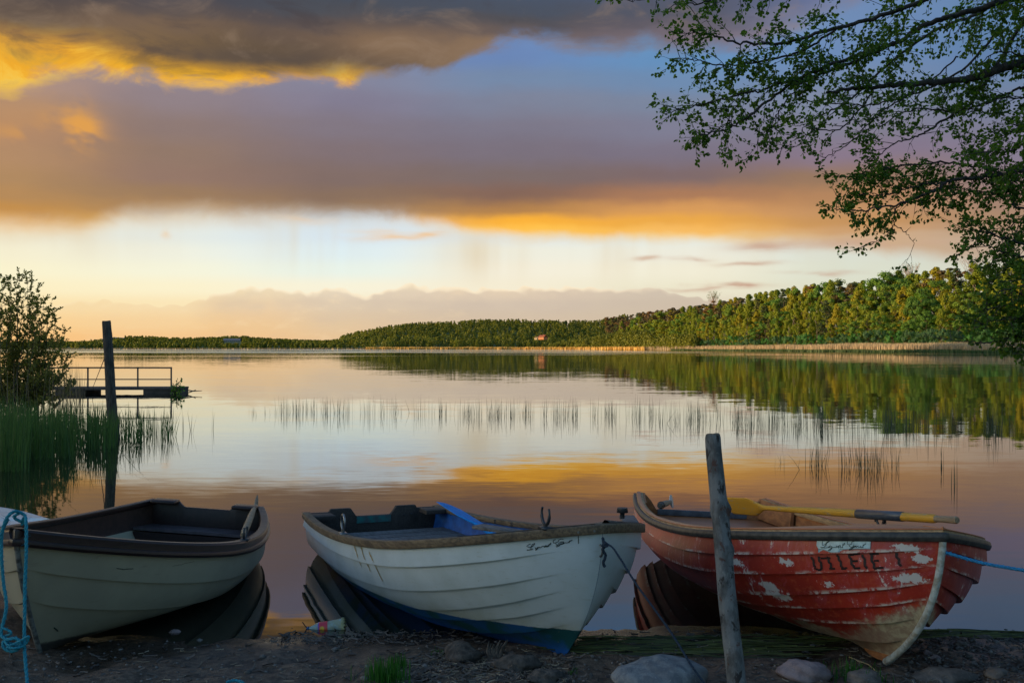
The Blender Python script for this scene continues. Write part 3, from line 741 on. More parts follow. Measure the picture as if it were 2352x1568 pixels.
def nrmls(P, side, s, q):
    e = 1e-3; s0 = np.clip(s-e, 0, 1); s1 = np.clip(s+e, 0, 1-1e-6); q0 = np.clip(q-e, 0, 1); q1 = np.clip(q+e, 0, 1)
    a = pts(P, side, s1, q)-pts(P, side, s0, q); b = pts(P, side, s, q1)-pts(P, side, s, q0)
    n = np.cross(a, b)*side
    n /= np.maximum(np.linalg.norm(n, axis=-1, keepdims=True), 1e-9)
    return n
def lapq(P, k, s): return P['laps'][k][0]+P['laps'][k][1]*(np.asarray(s)-.5)
def lapfade(P, s): return 1-ss(np.asarray(s, float), *P['fade'])
def lapoff(P, s, q):
    s = np.asarray(s, float); q = np.asarray(q, float); o = np.zeros(np.broadcast(s, q).shape); lo = 0*s
    for k in range(len(P['laps'])):
        hi = lapq(P, k, s); o = np.where((q >= lo) & (q < hi), (q-lo)/np.maximum(hi-lo, 1e-4), o); lo = hi
    return o*P['t']*lapfade(P, s)+.002
def surf(P, side, s, q, off=0.0):
    s = np.asarray(s, float); q = np.asarray(q, float)
    return pts(P, side, s, q)+nrmls(P, side, s, q)*(lapoff(P, s, q)+off)[..., None]
def boat_matrix(P): return Matrix.Translation((P['x'], P['y'], P['z'])) @ Matrix.Rotation(P['yaw'], 4, 'Z') @ Matrix.Rotation(-P['pitch'], 4, 'Y') @ Matrix.Rotation(P['roll'], 4, 'X')
def toworld(P, A):
    Mx = np.array(boat_matrix(P)); return A @ Mx[:3, :3].T+Mx[:3, 3]
def project(W): Y = W[..., 1]; return np.stack([PX0+FPX*W[..., 0]/Y, HOR-FPX*(W[..., 2]-CAM_H)/Y], -1)
_inv = {}
def inv(P, side, px, py):
    """which station and girth of the planking a mark sits on"""
    k = (id(P), side)
    if k not in _inv:
        S, Q = np.meshgrid(np.linspace(0, .999, 500), np.linspace(0, .9, 300)); _inv[k] = (S, Q, project(toworld(P, surf(P, side, S, Q))))
    S, Q, pr = _inv[k]; dd = ((pr-np.array([px, py]))**2).sum(-1); i = dd.argmin(); i = np.unravel_index(i, dd.shape)
    return float(S[i]), float(Q[i])
SV = 1-(1-np.linspace(0, 1, 56))**1.7; SV[-1] = .99999
def hull_mesh(P, mat, name='hull', parent=None):
    mb = MB(); K = len(P['laps']); vals = []
    for side in (1, -1):
        lo = 0*SV
        for k in range(K+1):
            hi = lapq(P, k, SV) if k < K else np.ones_like(SV); nn = 5 if k < K else 9; rows = []
            for j in range(nn):
                q = lo+(hi-lo)*j/(nn-1); q = np.minimum(q, .9999)
                off = (P['t']*lapfade(P, SV)*(j/(nn-1)) if k < K else 0*SV)+.002
                A = pts(P, side, SV, q)+nrmls(P, side, SV, q)*off[:, None]
                rows.append(A)
            mb.gridmesh(np.stack(rows), 0, flip=(side == 1)); vals += [np.full(len(SV), j/(nn-1) if k < K else 0.) for j in range(nn)]
            if k < K:
                vals += [np.ones(len(SV)), np.zeros(len(SV))]; q = hi; n_ = nrmls(P, side, SV, q); A = rows[-1]; Bp = pts(P, side, SV, q)+n_*.002
                mb.gridmesh(np.stack([A, Bp]), 0, flip=(side == 1))
            lo = hi
    o = mb.build(name, mat, parent); at_ = o.data.attributes.new('tint', 'FLOAT', 'POINT'); at_.data.foreach_set('value', np.concatenate(vals).astype(np.float32)); return o
def liner_mesh(P, mats, parent, qs=.22, thick=.022):
    mb = MB()
    for side in (1, -1):
        for a, b, m in ((0, qs, 0), (qs, 1, 1)):
            rows = [pts(P, side, SV, np.full_like(SV, min(.9999, a+(b-a)*j/8)))-nrmls(P, side, SV, np.full_like(SV, min(.995, a+(b-a)*j/8+.002)))*thick*(1-ss(SV, .93, 1)*.8)[:, None] for j in range(9)]
            mb.gridmesh(np.stack(rows), m, flip=(side == -1))
    return mb.build('inner_hull', mats, parent)
def sheer_loop(P, n=70):
    """gunwale line from one quarter round the bow to the other, with outward directions"""
    t = np.linspace(0, 1, n); s = 1-(1-t)**2.0
    a = pts(P, 1, s, 0*s); b = pts(P, -1, s, 0*s)[::-1]; L = np.concatenate([a, b[1:]]); L[n-1, 1] = 0
    T = np.gradient(L, axis=0); T[:, 2] = 0
    N = np.stack([-T[:, 1], T[:, 0], 0*T[:, 0]], 1); N /= np.maximum(np.linalg.norm(N, axis=1)[:, None], 1e-9)
    return L, N, np.concatenate([s, s[::-1][1:]])
def rail(P, prof, mat, name, parent, wfun=None, **k):
    """sweep a closed profile [(out, up)] round the gunwale"""
    L, N, s = sheer_loop(P); rows = []
    for (o, u_) in prof:
        oo = np.full(len(s), o)
        if wfun is not None and o < 0: oo = -wfun(s)
        rows.append(L+N*oo[:, None]+np.array([0, 0, u_]))
    A = np.stack(rows, 1); mb = MB(); mb.gridmesh(A, 0, closed=True, flip=True)
    n = len(prof); mb.add(A[0], [tuple(range(n))], 0); mb.add(A[-1], [tuple(range(n))[::-1]], 0)
    o = mb.build(name, mat, parent, smooth=False, **k)
    bevel(o, .006); return o
def bevel(o, w=.004, seg=2):
    b = o.modifiers.new('bevel', 'BEVEL'); b.width = w; b.segments = seg; b.limit_method = 'ANGLE'; b.angle_limit = R(40)
    for p in o.data.polygons: p.use_smooth = True
    return o
def halfwidth(P, s, z):
    q = np.linspace(0, 1, 200); x, y, zz = hull(P, np.full(200, s), q); return float(np.interp(-z, -zz, y))
def transom(P, mat, parent, top, thick=.035):
    q = np.linspace(0, 1, 60); x, y, z = hull(P, np.zeros(60), q); B = y[0]; zs = z[0]
    ys_ = np.linspace(-B+.004, B-.004, 81); zb = np.interp(np.abs(ys_), y[::-1], z[::-1]); zt = zs+np.array([top(abs(v_)) for v_ in ys_])
    rows = []
    for (xx, zz) in ((-.004, zb), (-.004, zt), (thick, zt), (thick, zb)): rows.append(np.stack([np.full(81, xx-P['L']/2), ys_, np.maximum(zz, zb)], 1))
    A = np.stack(rows, 1); mb = MB(); mb.gridmesh(A, 0, closed=True); mb.add(A[0], [(0, 1, 2, 3)]); mb.add(A[-1], [(3, 2, 1, 0)])
    o = mb.build('transom', mat, parent, smooth=False); return bevel(o, .005)
def thwart(P, s0, s1, dz, mat, parent, name='thwart', th=.022, gap=.03, boards=1):
    mb = MB(); e = (s1-s0)/boards
    for b in range(boards):
        sa, sb = s0+b*e+.002, s0+(b+1)*e-.002; rows = []
        for s in (sa, sb):
            x0, y0, zg = [float(v_) for v_ in hull(P, s, 0.0)]; z = float(hull(P, (s0+s1)/2, 0.)[2])-dz; w = halfwidth(P, s, z)-gap
            rows.append([(x0, -w, z), (x0, w, z), (x0, w, z-th), (x0, -w, z-th)])
        A = np.array(rows); mb.gridmesh(A, 0, closed=True); mb.add(A[0], [(0, 1, 2, 3)]); mb.add(A[1], [(3, 2, 1, 0)])
    return bevel(mb.build(name, mat, parent, smooth=False), .003)
def bulkhead(P, s, dz, mat, parent, name, gap=.028):
    """upright panel across the boat below a seat"""
    z1 = float(hull(P, s, 0.)[2])-dz; zk = float(hull(P, s, .9)[2])+.03; x0 = float(hull(P, s, 0.)[0]); mb = MB(); rows = []
    for z in np.linspace(z1, zk, 7):
        w = max(.05, halfwidth(P, s, z)-gap); rows.append([(x0, -w, z), (x0, w, z)])
    mb.gridmesh(np.array(rows)); return mb.build(name, mat, parent, smooth=False)
def foredeck(P, s0, mat, parent, name='foredeck', up=.004, inset=.01, camber=.02, nb=0):
    s = np.linspace(s0, .998, 16); mb = MB(); rows = []
    for t in np.linspace(-1, 1, 13):
        A = pts(P, 1, s, 0*s); A[:, 1] = np.maximum(A[:, 1]-inset, .0005)*t; A[:, 2] += up+camber*(1-t*t)*np.minimum(1, A[:, 1].max()/.2); rows.append(A)
    A = np.stack(rows); mb.gridmesh(A, 0, flip=True); Bm_ = A.copy(); Bm_[..., 2] -= .02; mb.gridmesh(Bm_, 0)
    mb.gridmesh(np.stack([A[:, 0], Bm_[:, 0]]), 0)
    return mb.build(name, mat, parent, smooth=False)
def ribbon(mb, P, side, pp, w, off=.0025, m=0, sub=6):
    """paint stroke lying on the planking along the given marks"""
    q = []
    for i in range(len(pp)-1):
        for j in range(sub if math.hypot(pp[i+1][0]-pp[i][0], pp[i+1][1]-pp[i][1]) > 8 else 1):
            t = j/(sub if math.hypot(pp[i+1][0]-pp[i][0], pp[i+1][1]-pp[i][1]) > 8 else 1); q.append((pp[i][0]*(1-t)+pp[i+1][0]*t, pp[i][1]*(1-t)+pp[i+1][1]*t))
    q.append(pp[-1]); sq = np.array([inv(P, side, *p) for p in q])
    C = surf(P, side, sq[:, 0], sq[:, 1], off); N = nrmls(P, side, sq[:, 0], sq[:, 1])
    k = np.ones(len(C), bool); k[1:] = np.linalg.norm(C[1:]-C[:-1], axis=1) > 1e-5; C, N = C[k], N[k]
    if len(C) < 2: return
    T = np.gradient(C, axis=0); W = np.cross(N, T); W /= np.maximum(np.linalg.norm(W, axis=1)[:, None], 1e-9)
    mb.gridmesh(np.stack([C-W*w/2, C+W*w/2]), m)
SCRIPT = [[(345, 205), (290, 215), (255, 255), (262, 295), (310, 300), (370, 270), (420, 230), (440, 205), (420, 198), (390, 225), (350, 300), (310, 350), (270, 367), (225, 358), (250, 348), (300, 362), (350, 368), (390, 352)],
 [(432, 318), (398, 342), (402, 362), (432, 345), (442, 318), (432, 355), (455, 358)], [(424, 300), (432, 292), (440, 300), (432, 306), (424, 300)],
 [(484, 318), (458, 340), (466, 358), (490, 340), (504, 318), (472, 370), (432, 412), (400, 414), (420, 388), (470, 362), (512, 345)],
 [(512, 345), (538, 325), (526, 318), (512, 345), (530, 360), (560, 345)], [(560, 345), (576, 314), (582, 325), (602, 322), (590, 355), (615, 350)],
 [(642, 320), (616, 340), (630, 358), (652, 335), (642, 320)], [(608, 366), (660, 308)],
 [(692, 324), (665, 345), (680, 360), (706, 340), (766, 250), (700, 355), (722, 352)],
 [(875, 195), (830, 205), (800, 240), (818, 285), (850, 300)], [(1030, 215), (1002, 198), (940, 235), (880, 290), (865, 330), (900, 345), (950, 320), (985, 290), (960, 340), (910, 395), (860, 412), (845, 395), (890, 370), (965, 345)],
 [(1004, 315), (972, 335), (985, 352), (1010, 335), (1014, 316), (1008, 350), (1028, 346)], [(1004, 299), (1012, 291), (1020, 299), (1012, 305), (1004, 299)],
 [(1030, 345), (1050, 310), (1056, 320), (1080, 318), (1070, 350), (1092, 346)], [(1132, 320), (1105, 340), (1120, 355), (1146, 335), (1235, 245), (1165, 350), (1188, 348)]]
def pl(x, y): return ((3040+x*400/2352)*.6125, (1990+y*400/2352)*.6125)
def script_text(P, side, fn, w, parent, mat):
    mb = MB()
    for st in SCRIPT: ribbon(mb, P, side, [fn(*p) for p in st], w, .0075 if P is P_RED else .003, sub=3)
    return mb.build('lettering', mat, parent, smooth=False)
def boat_empty(P, **k):
    e = empty('rowing_boat', (P['x'], P['y'], P['z']), (P['roll'], -P['pitch'], P['yaw']), **k); return e
def wood_mat(name, c1, c2, axis=(1, 9, 9), scale=9, rough=.65):
    m = newmat(name); o = vm('MULTIPLY', coord(), axis); f = noise(o, scale, 5, .65); g = noise(coord(), 6, 3, .6)
    c = mix(sstep(f, .35, .65), c1, c2); c = mix(sstep(g, .5, .75)*.5, c, tuple(q*.45 for q in c2))
    finish(bsdf(c, rough, 0, .35, bump(f, .6, .004))); return m
def plain(name, c, rough=.5, metal=0., spec=.5): return mat_basic(name, c, tuple(q*.75 for q in c), 30, rough, .15, .002, spec=spec, metal=metal)
M_metal = plain('worn_steel', (.25, .26, .27), .4, .9)
M_darkmetal = plain('dark_metal', (.06, .065, .075), .5, .6)
def bow_eye(P, side, parent, q=.14):
    s_, q_ = .9995, q; p = Vector(pts(P, side, s_, q_)); mb = MB()
    mb.tube([p+Vector((.012+.02*math.sin(t), 0, .028*math.cos(t))) for t in np.linspace(0, pi, 9)], .006, 8)
    return mb.build('bow_eye', M_metal, parent), p
def rowlock(P, side, s, parent, kind='fork', h=.06, lean=(0, 0)):
    p = Vector(pts(P, side, s, 0.)); p.y -= side*.01; e = MB(); p.z += .006
    e.box(p+Vector((0, 0, .006)), (.07, .05, .014)); e.tube([p, p+Vector((0, 0, h*.6))], .012, 10)
    c = p+Vector((0, 0, h*.6+.045))
    if kind == 'fork': a = np.linspace(R(-215), R(35), 17)
    else: a = np.linspace(R(-90), R(262), 25)
    r = .045
    e.tube([c+Vector((math.cos(t)*r*.95+lean[0]*math.sin(t)*r, lean[1]*math.sin(t)*r, math.sin(t)*r*1.15)) for t in a], [.0085 if 2 < i < len(a)-3 else .006 for i in range(len(a))], 8)
    return e.build('rowlock', M_darkmetal if kind == 'fork' else M_metal, parent)

# ---- middle boat: white clinker hull, blue bottom
B = boat_empty(P_MID, label='white clinker rowing boat with blue bottom, in the middle of the row', cat='rowing boat', group='boats pulled up on the shore')
m = newmat('white_hull'); oc = coord(); ox, oy, oz = sep(oc)
g1 = noise(oc, 3, 5, .6); g2 = noise(oc, 34, 5, .65); g3 = noise(vm('MULTIPLY', oc, (2, 2, 12)), 8, 4, .6)
wh = mix(sstep(g1, .35, .7), (.54, .60, .63), (.44, .50, .51)); wh = mix(sstep(g3, .58, .75)*.4, wh, (.33, .33, .25)); wh = mix(sstep(g2, .68, .74)*.6, wh, (.25, .24, .2))
line = oz-(.185+ox*.068)+(g2-.5)*.012
grime = (1-sstep(line, 0., .10))*sstep(g1, .3, .6)*.45
wh = mix(grime, wh, (.36, .36, .24))
bl = mix(sstep(noise(oc, 5, 4, .6), .42, .58), (.012, .085, .24), (.010, .075, .085)); bl = mix(sstep(g2, .66, .70)*.7, bl, (.30, .25, .2))
bl = mix((1-sstep(oz-(.10+ox*.04), -.01, .02)), bl, (.012, .10, .36))
finish(bsdf(mix(sstep(line, -.003, .003), bl, wh), .38, 0, .5, bump(g2, .15, .003)))
hull_mesh(P_MID, m, parent=B)
M_bluein = mat_basic('blue_inside', (.012, .10, .36), (.009, .06, .22), 12, .5)
M_oldwood = wood_mat('weathered_wood', (.19, .135, .08), (.07, .05, .035))
M_darkwood = wood_mat('dark_wood', (.055, .045, .040), (.028, .022, .020))
M_greywood = wood_mat('grey_wood', (.16, .15, .15), (.075, .07, .07))
liner_mesh(P_MID, [M_bluein, M_bluein], B)
rail(P_MID, [(.028, -.040), (.028, .008), (-.036, .008), (-.036, -.030)], M_oldwood, 'gunwale', B)
def top_mid(y): return float(np.interp(y, [0, .15, .20, .37, .375, 1], [-.045, -.045, .025, .025, 0, 0]))
t_ = transom(P_MID, M_darkwood, B, top_mid)
mb = MB(); mb.box((-P_MID['L']/2+.039, .0, P_MID['zg0']-.075), (.006, .30, .055)); mb.build('paint_patch', mat_basic('teal_paint', (.02, .16, .16), (.05, .08, .09), 20, .6), t_, smooth=False)
mb = MB()
for yy in (-.34, -.29, .27, .33): mb.tube([(-P_MID['L']/2+.034, yy, P_MID['zg0']-.05), (-P_MID['L']/2+.046, yy, P_MID['zg0']-.05)], .009, 8)
mb.build('bolts', M_darkmetal, t_)
thwart(P_MID, .055, .18, .155, M_greywood, B, 'stern_seat', boards=3)
thwart(P_MID, .44, .50, .14, M_greywood, B)
bulkhead(P_MID, .18, .18, M_darkwood, B, 'seat_front')
foredeck(P_MID, .86, wood_mat('deck_planks', (.15, .12, .10), (.06, .05, .045), (1, 14, 9), 6), B, up=.010, inset=-.012)
for side in (1, -1):                                     # broken boards nailed over the bow
    mb = MB(); p = Vector(pts(P_MID, side, .90, 0.)); mb.box(p+Vector((.02, -side*.08, .028)), (.34, .085, .018), rot=Matrix.Rotation(side*-.45, 3, 'Z'))
    bevel(mb.build('bow_board', M_greywood, B, smooth=False), .003)
for side in (1, -1):
    p = Vector(pts(P_MID, side, .03, 0.)); mb = MB(); mb.box(p+Vector((.06, -side*.10, -.012)), (.17, .20, .035)); bevel(mb.build('quarter_knee', M_darkwood, B, smooth=False), .004)
s_, q_ = inv(P_MID, -1, 790, 1207); rowlock(P_MID, -1, s_, B, 'ring')
s_, q_ = inv(P_MID, -1, 1249, 1214); rowlock(P_MID, -1, s_, B, 'fork', .05)
mb = MB(); p = Vector(pts(P_MID, 1, .975, 0.))+Vector((-.01, -.02, .03)); mb.tube([p, p+Vector((0, 0, .03)), p+Vector((0, 0, .031)), p+Vector((0, 0, .055))], [.012, .012, .03, .026], 10); mb.build('mooring_knob', M_darkmetal, B)
for px in (1150, 1187):
    p = Vector(pts(P_MID, 1, inv(P_MID, 1, px, 1208)[0], 0.))+Vector((0, -.036, -.008)); mb = MB(); mb.tube([p+Vector((math.cos(t)*.012, -.004, math.sin(t)*.012)) for t in np.linspace(0, 5.6, 12)], .0025, 6); mb.build('eye_screw', M_darkmetal, B)
mb = MB()
for (x, y) in ((828, 272), (958, 270)):
    sq = inv(P_MID, -1, 1102.5+x*.2734, 1133+y*.2734+6); p = pts(P_MID, -1, sq[0], 0.); n_ = nrmls(P_MID, -1, sq[0], .02); n_[2] = 0; c = Vector(p+n_*.030)+Vector((0, 0, -.02)); mb.tube([c, c+Vector(n_)*.004], .006, 8)
mb.build('rail_screws', M_metal, B)
def midmap(x, y):
    A = np.array([[225, 358, 1], [1235, 245, 1], [430, 200, 1.]]); Bx = np.array([190, 1545, 450.]); By = np.array([555, 215, 345.])
    a = np.linalg.solve(A, Bx); b = np.linalg.solve(A, By); X_ = a @ [x, y, 1]; Y_ = b @ [x, y, 1]
    return ((1950+X_*300/2352)*.6125, (1990+Y_*300/2352)*.6125)
M_letter = plain('black_lettering', (.008, .022, .020), .5)
script_text(P_MID, -1, midmap, .0034, B, M_letter)
mb = MB()
for st in ([(468, 410), (495, 490), (535, 595)], [(512, 420), (535, 490), (572, 570)], [(562, 450), (590, 510), (650, 633)]):
    ribbon(mb, P_MID, -1, [(643.1+x*.36457, 1102.5+y*.36457) for x, y in st], .015, .003)
mb.build('yellow_scrape', mat_basic('ochre_paint', (.42, .29, .08), (.32, .24, .09), 60, .7), B, smooth=False)
mb = MB(); ribbon(mb, P_MID, -1, [(1104+824*.2734, 1133+340*.2734), (1102.5+828*.2734, 1133+370*.2734), (1102.5+815*.2734, 1133+420*.2734)], .004); mb.build('dark_scratch', M_letter, B, smooth=False)
eye_mid, PEM = bow_eye(P_MID, -1, B, .13)

# ---- left boat: grey green hull, dark brown rail
B = boat_empty(P_LEFT, label='grey green rowing boat with dark brown rail, tied with thick teal rope', cat='rowing boat', group='boats pulled up on the shore')
m = newmat('grey_green_hull'); oc = coord(); ox, oy, oz = sep(oc)
g1 = noise(oc, 2.5, 4, .6); g2 = noise(oc, 40, 5, .65); g3 = noise(vm('MULTIPLY', oc, (1, 1, 6)), 7, 4, .6)
c = mix(sstep(g1, .35, .7), (.35, .315, .225), (.29, .26, .19)); c = mix(sstep(g3, .6, .75)*.5, c, (.20, .17, .12)); c = mix(sstep(g2, .70, .74)*.5, c, (.12, .11, .09))
c = mix((1-sstep(oz+(g2-.5)*.02, .07, .09))*sstep(ox, .9, 1.1), c, (.05, .045, .04))
finish(bsdf(c, .5, 0, .45, bump(g2, .12, .003)))
hull_mesh(P_LEFT, m, parent=B)
M_brown = mat_basic('dark_brown_gelcoat', (.030, .015, .014), (.020, .011, .011), 25, .38, .1, .002, spec=.35)
M_cap = mat_basic('worn_cap', (.12, .085, .065), (.05, .035, .03), 18, .45)
liner_mesh(P_LEFT, [mat_basic('brown_inside', (.065, .036, .030), (.04, .024, .022), 20, .4), m], B, .20, .02)
rail(P_LEFT, [(.030, -.075), (.036, -.060), (.030, -.042), (.016, -.040), (.018, -.002), (.012, .006), (-.045, .006), (-.045, -.02)], M_brown, 'gunwale', B)
rail(P_LEFT, [(.010, .0065), (.010, .010), (-.043, .010), (-.043, .0065)], M_cap, 'rail_cap', B)
def top_left(y): return float(np.interp(y, [0, .19, .24, 1], [-.040, -.040, .006, .006]))
transom(P_LEFT, M_brown, B, top_left, .03)
for side in (1, -1):
    mb = MB(); p = Vector(pts(P_LEFT, side, .0, 0.)); mb.box((p.x+.085, side*.335, p.z+.004), (.17, .20, .03)); bevel(mb.build('quarter_pad', M_brown, B, smooth=False), .014, 3)
thwart(P_LEFT, .01, .085, .185, mat_basic('seat_brown', (.10, .075, .085), (.06, .05, .055), 15, .4), B, 'stern_seat')
bulkhead(P_LEFT, .085, .21, M_brown, B, 'seat_front')
thwart(P_LEFT, .42, .50, .20, M_brown, B)
foredeck(P_LEFT, .90, M_brown, B, up=.002, inset=.0)
sq = [(900, 680), (950, 687), (1025, 680)]
mb = MB(); ribbon(mb, P_LEFT, 1, [(x*.29695, 1102.5+y*.29695) for x, y in sq], .004); ribbon(mb, P_LEFT, 1, [(x*.29695, 1102.5+y*.29695) for x, y in [(1330, 662), (1400, 650), (1500, 625)]], .002)
ribbon(mb, P_LEFT, 1, [(x*.29695, 1102.5+y*.29695) for x, y in [(415, 1132), (450, 1165)]], .006)
mb.build('scratch_marks', M_letter, B, smooth=False)
s_, q_ = inv(P_LEFT, 1, 565, 1240); rowlock(P_LEFT, 1, s_, B, 'fork', .02)
mb = MB(); mb.tube([Vector(pts(P_LEFT, 1, .9999, q)) + Vector((.006, 0, 0)) for q in np.linspace(.05, .98, 24)], .014, 8); mb.build('stem_band', mat_basic('scuffed_stem', (.20, .20, .19), (.07, .065, .06), 30, .6), B)

# ---- red boat: peeling red paint
B = boat_empty(P_RED, label='red clinker rowing boat with peeling paint and white stem line', cat='rowing boat', group='boats pulled up on the shore')
m = newmat('peeling_red_hull'); oc = coord(); ox, oy, oz = sep(oc)
g1 = noise(oc, 2.2, 4, .6); g2 = noise(oc, 30, 6, .68); g3 = noise(vm('MULTIPLY', oc, (6, 6, 3)), 1.6, 7, .72, .8); g4 = noise(vm('MULTIPLY', oc, (1, 1, 2.5)), 3.2, 6, .65); g5 = noise(oc, 75, 3, .6)
red = mix(sstep(g1, .35, .65), (.40, .030, .015), (.27, .022, .013)); red = mix(sstep(g2, .5, .7)*.5, red, (.52, .11, .04))
red = mix(sstep(ox, -.6, -1.7)*sstep(g4, .3, .6)*.8, red, (.52, .16, .075))  # stern tinted orange: warm sky light put into the hull colour
faded = sstep(g3, .50, .60)*sstep(oz, .24, .34)
red = mix(faded*.55, red, (.42, .07, .08))
chips = sstep(g3, .61, .63)*sstep(g5, .40, .5)*sstep(oz, .20, .32)
red = mix(chips*.9, red, (.62, .56, .50))
edge_ = attr('tint'); ew = sstep(edge_, .80, .97)*sstep(g4, .44, .56)*sstep(g2, .42, .55); red = mix(ew*.85, red, (.60, .52, .44))
PT = None
for wx, wy, wr in ((2085, 1259, .055), (2122, 1285, .05), (2099, 1327, .065), (2075, 1330, .05), (1575, 1246, .075), (1606, 1224, .05), (1695, 1294, .05), (1804, 1290, .05), (1769, 1350, .07), (1792, 1368, .08), (1660, 1262, .04), (1900, 1345, .04)):
    c_ = pts(P_RED, -1, *inv(P_RED, -1, wx, wy)); dd_ = vm('LENGTH', vm('MULTIPLY', vm('SUBTRACT', oc, tuple(float(q) for q in c_)), (.6, .6, 1.5)))
    w1 = 1 - sstep(X(dd_.k.node.outputs['Value']) + (g2-.5)*.10 + (g5-.5)*.05, wr*.45, wr*.62); PT = w1 if PT is None else M('MAXIMUM', PT, w1)
red = mix(PT*.92, red, (.60, .56, .52))
spk = sstep(g5, .71, .73)*sstep(g4, .4, .55); red = mix(spk*.8, red, (.6, .5, .45))
worn = clamp01((1-sstep(oz+(g4-.5)*.42-(ox-.95)*.04, .09, .13))*sstep(ox+(g4-.5)*1.2, -.1, .25))
worn = M('MAXIMUM', worn, (1-sstep(oz-(ox-1.15)*.62+(g2-.5)*.12, -.01, .05))*sstep(ox, 1.05, 1.2))
under = mix(sstep(g2, .35, .6), (.50, .42, .27), (.34, .24, .16)); under = mix(sstep(g1, .5, .62)*.6, under, (.22, .10, .07))
c = mix(worn, red, under)
finish(bsdf(c, .45, 0, .45, bump(c if False else (worn+chips)*.5+g2*.3, .35, .004)))
hull_mesh(P_RED, m, parent=B)
M_tan = wood_mat('orange_brown_inside', (.42, .17, .06), (.26, .10, .04), (2, 6, 6), 5)
M_deck = mat_basic('orange_deck', (.50, .17, .065), (.40, .14, .06), 8, .4)
M_captan = wood_mat('tan_cap', (.48, .30, .15), (.30, .18, .09), (1, 7, 7), 8)
liner_mesh(P_RED, [M_tan, M_tan], B, .22, .03)
M_rub = mat_basic('black_rubber_strip', (.022, .023, .023), (.06, .055, .048), 26, .5)
rail(P_RED, [(.026, -.042), (.034, -.020), (.026, .002), (.004, .002), (.004, -.042)], M_rub, 'rubbing_strip', B)
rail(P_RED, [(.004, -.02), (.004, .010), (-.05, .012), (-.05, -.03)], M_captan, 'gunwale', B, wfun=lambda s: .05+0*s)
def sd(s): return .05+.13*ss(s, .50, .88)
rail(P_RED, [(.000, .0125), (.000, .018), (-.05, .018), (-.05, .0125)], M_deck, 'side_deck', B, wfun=lambda s: np.minimum(sd(s)*ss(s, .3, .55)+.03, np.maximum(pts(P_RED, 1, s, 0*s)[:, 1]*.98, .002)))
foredeck(P_RED, .84, M_deck, B, up=.019, inset=.01, camber=.012)
def top_red(y): return float(np.interp(y, [0, .40, .45, .50, 1], [-.125, -.125, -.05, .0, .0]))
t_ = transom(P_RED, M_tan, B, top_red, .03)
mb = MB(); mb.box((-P_RED['L']/2+.034, 0, P_RED['zg0']-.143), (.012, .78, .05)); bevel(mb.build('metal_strip', mat_basic('dull_zinc', (.13, .15, .18), (.08, .09, .11), 12, .5), t_, smooth=False), .003)
for side in (1, -1):                                   # rounded stern quarter boards rising with the sheer
    A = []; mb = MB()
    for j, s in enumerate(np.linspace(0, .13, 12)):
        p = pts(P_RED, side, s, 0.); r_ = .012*(1-(j/11)**2); A.append([(p[0], p[1]-side*.05, p[2]+.008), (p[0], p[1]-side*.05, p[2]-.16), (p[0], p[1]-side*.085, p[2]-.16), (p[0], p[1]-side*.07, p[2]+.008)])
    mb.gridmesh(np.array(A), 0, closed=True, flip=side < 0); mb.add(A[0], [(0, 1, 2, 3)]); mb.add(A[-1], [(3, 2, 1, 0)])
    bevel(mb.build('quarter_board', M_tan, B, smooth=False), .004)
thwart(P_RED, .01, .30, .17, M_deck, B, 'stern_seat')
bulkhead(P_RED, .30, .195, M_tan, B, 'seat_front')
thwart(P_RED, .50, .585, .19, M_tan, B)
mb = MB(); mb.tube([Vector(pts(P_RED, -1, .9999, q))+Vector((.004, 0, 0)) for q in np.linspace(.06, .99, 30)], [.017]*24+[.020]*6, 8); mb.build('stem_band', mat_basic('chalky_white_stem', (.52, .55, .52), (.30, .28, .22), 26, .7), B)
# name plate and stencilled letters
mb = MB(); c4 = [(140, 165), (1300, 140), (1335, 455), (180, 465)]; A = np.zeros((9, 5, 2))
for i in range(9):
    for j in range(5):
        a, b = i/8, j/4; A[i, j] = (np.array(c4[0])*(1-a)+np.array(c4[1])*a)*(1-b)+(np.array(c4[3])*(1-a)+np.array(c4[2])*a)*b
sq = np.array([[inv(P_RED, -1, *pl(*A[i, j])) for j in range(5)] for i in range(9)]); sq[..., 0] = .5*sq[..., 0]+.25*(sq[..., [0, 1, 2, 3, 4], 0]*2)
T0 = surf(P_RED, -1, sq[..., 0], sq[..., 1], .006); T1 = surf(P_RED, -1, sq[..., 0], sq[..., 1], .001)
mb.gridmesh(T0, 0); mb.gridmesh(T1, 0, flip=True)
for e0, e1 in ((T0[0], T1[0]), (T0[-1], T1[-1]), (T0[:, 0], T1[:, 0]), (T0[:, -1], T1[:, -1])): mb.gridmesh(np.stack([e0, e1]), 0)
plate = mb.build('name_plate', plain('pale_blue_plate', (.42, .58, .60), .35), B, smooth=False)
script_text(P_RED, -1, pl, .0032, plate, plain('dark_green_script', (.015, .04, .035), .5))
mb = MB(); W_ = .0135
for st in ([(20, 560), (105, 800)], [(175, 560), (262, 830)], [(95, 822), (170, 850), (262, 836)], [(218, 600), (450, 588)], [(375, 560), (470, 800)], [(430, 826), (545, 822)], [(590, 520), (700, 820)], [(690, 828), (800, 812)], [(855, 515), (945, 818)], [(850, 520), (1080, 500)], [(915, 665), (1035, 650)], [(940, 818), (1085, 806)], [(1145, 505), (1225, 815)], [(1325, 500), (1415, 825)], [(1320, 506), (1530, 490)], [(1385, 660), (1505, 640)], [(1410, 825), (1590, 800)], [(1890, 470), (1985, 765)]):
    ribbon(mb, P_RED, -1, [pl(*p) for p in st], W_ if abs(st[0][1]-st[-1][1]) > 60 else .0105, .003)
mb.build('stencil_lettering', mat_basic('black_stencil_paint', (.010, .010, .011), (.04, .014, .012), 60, .6), B, smooth=False)
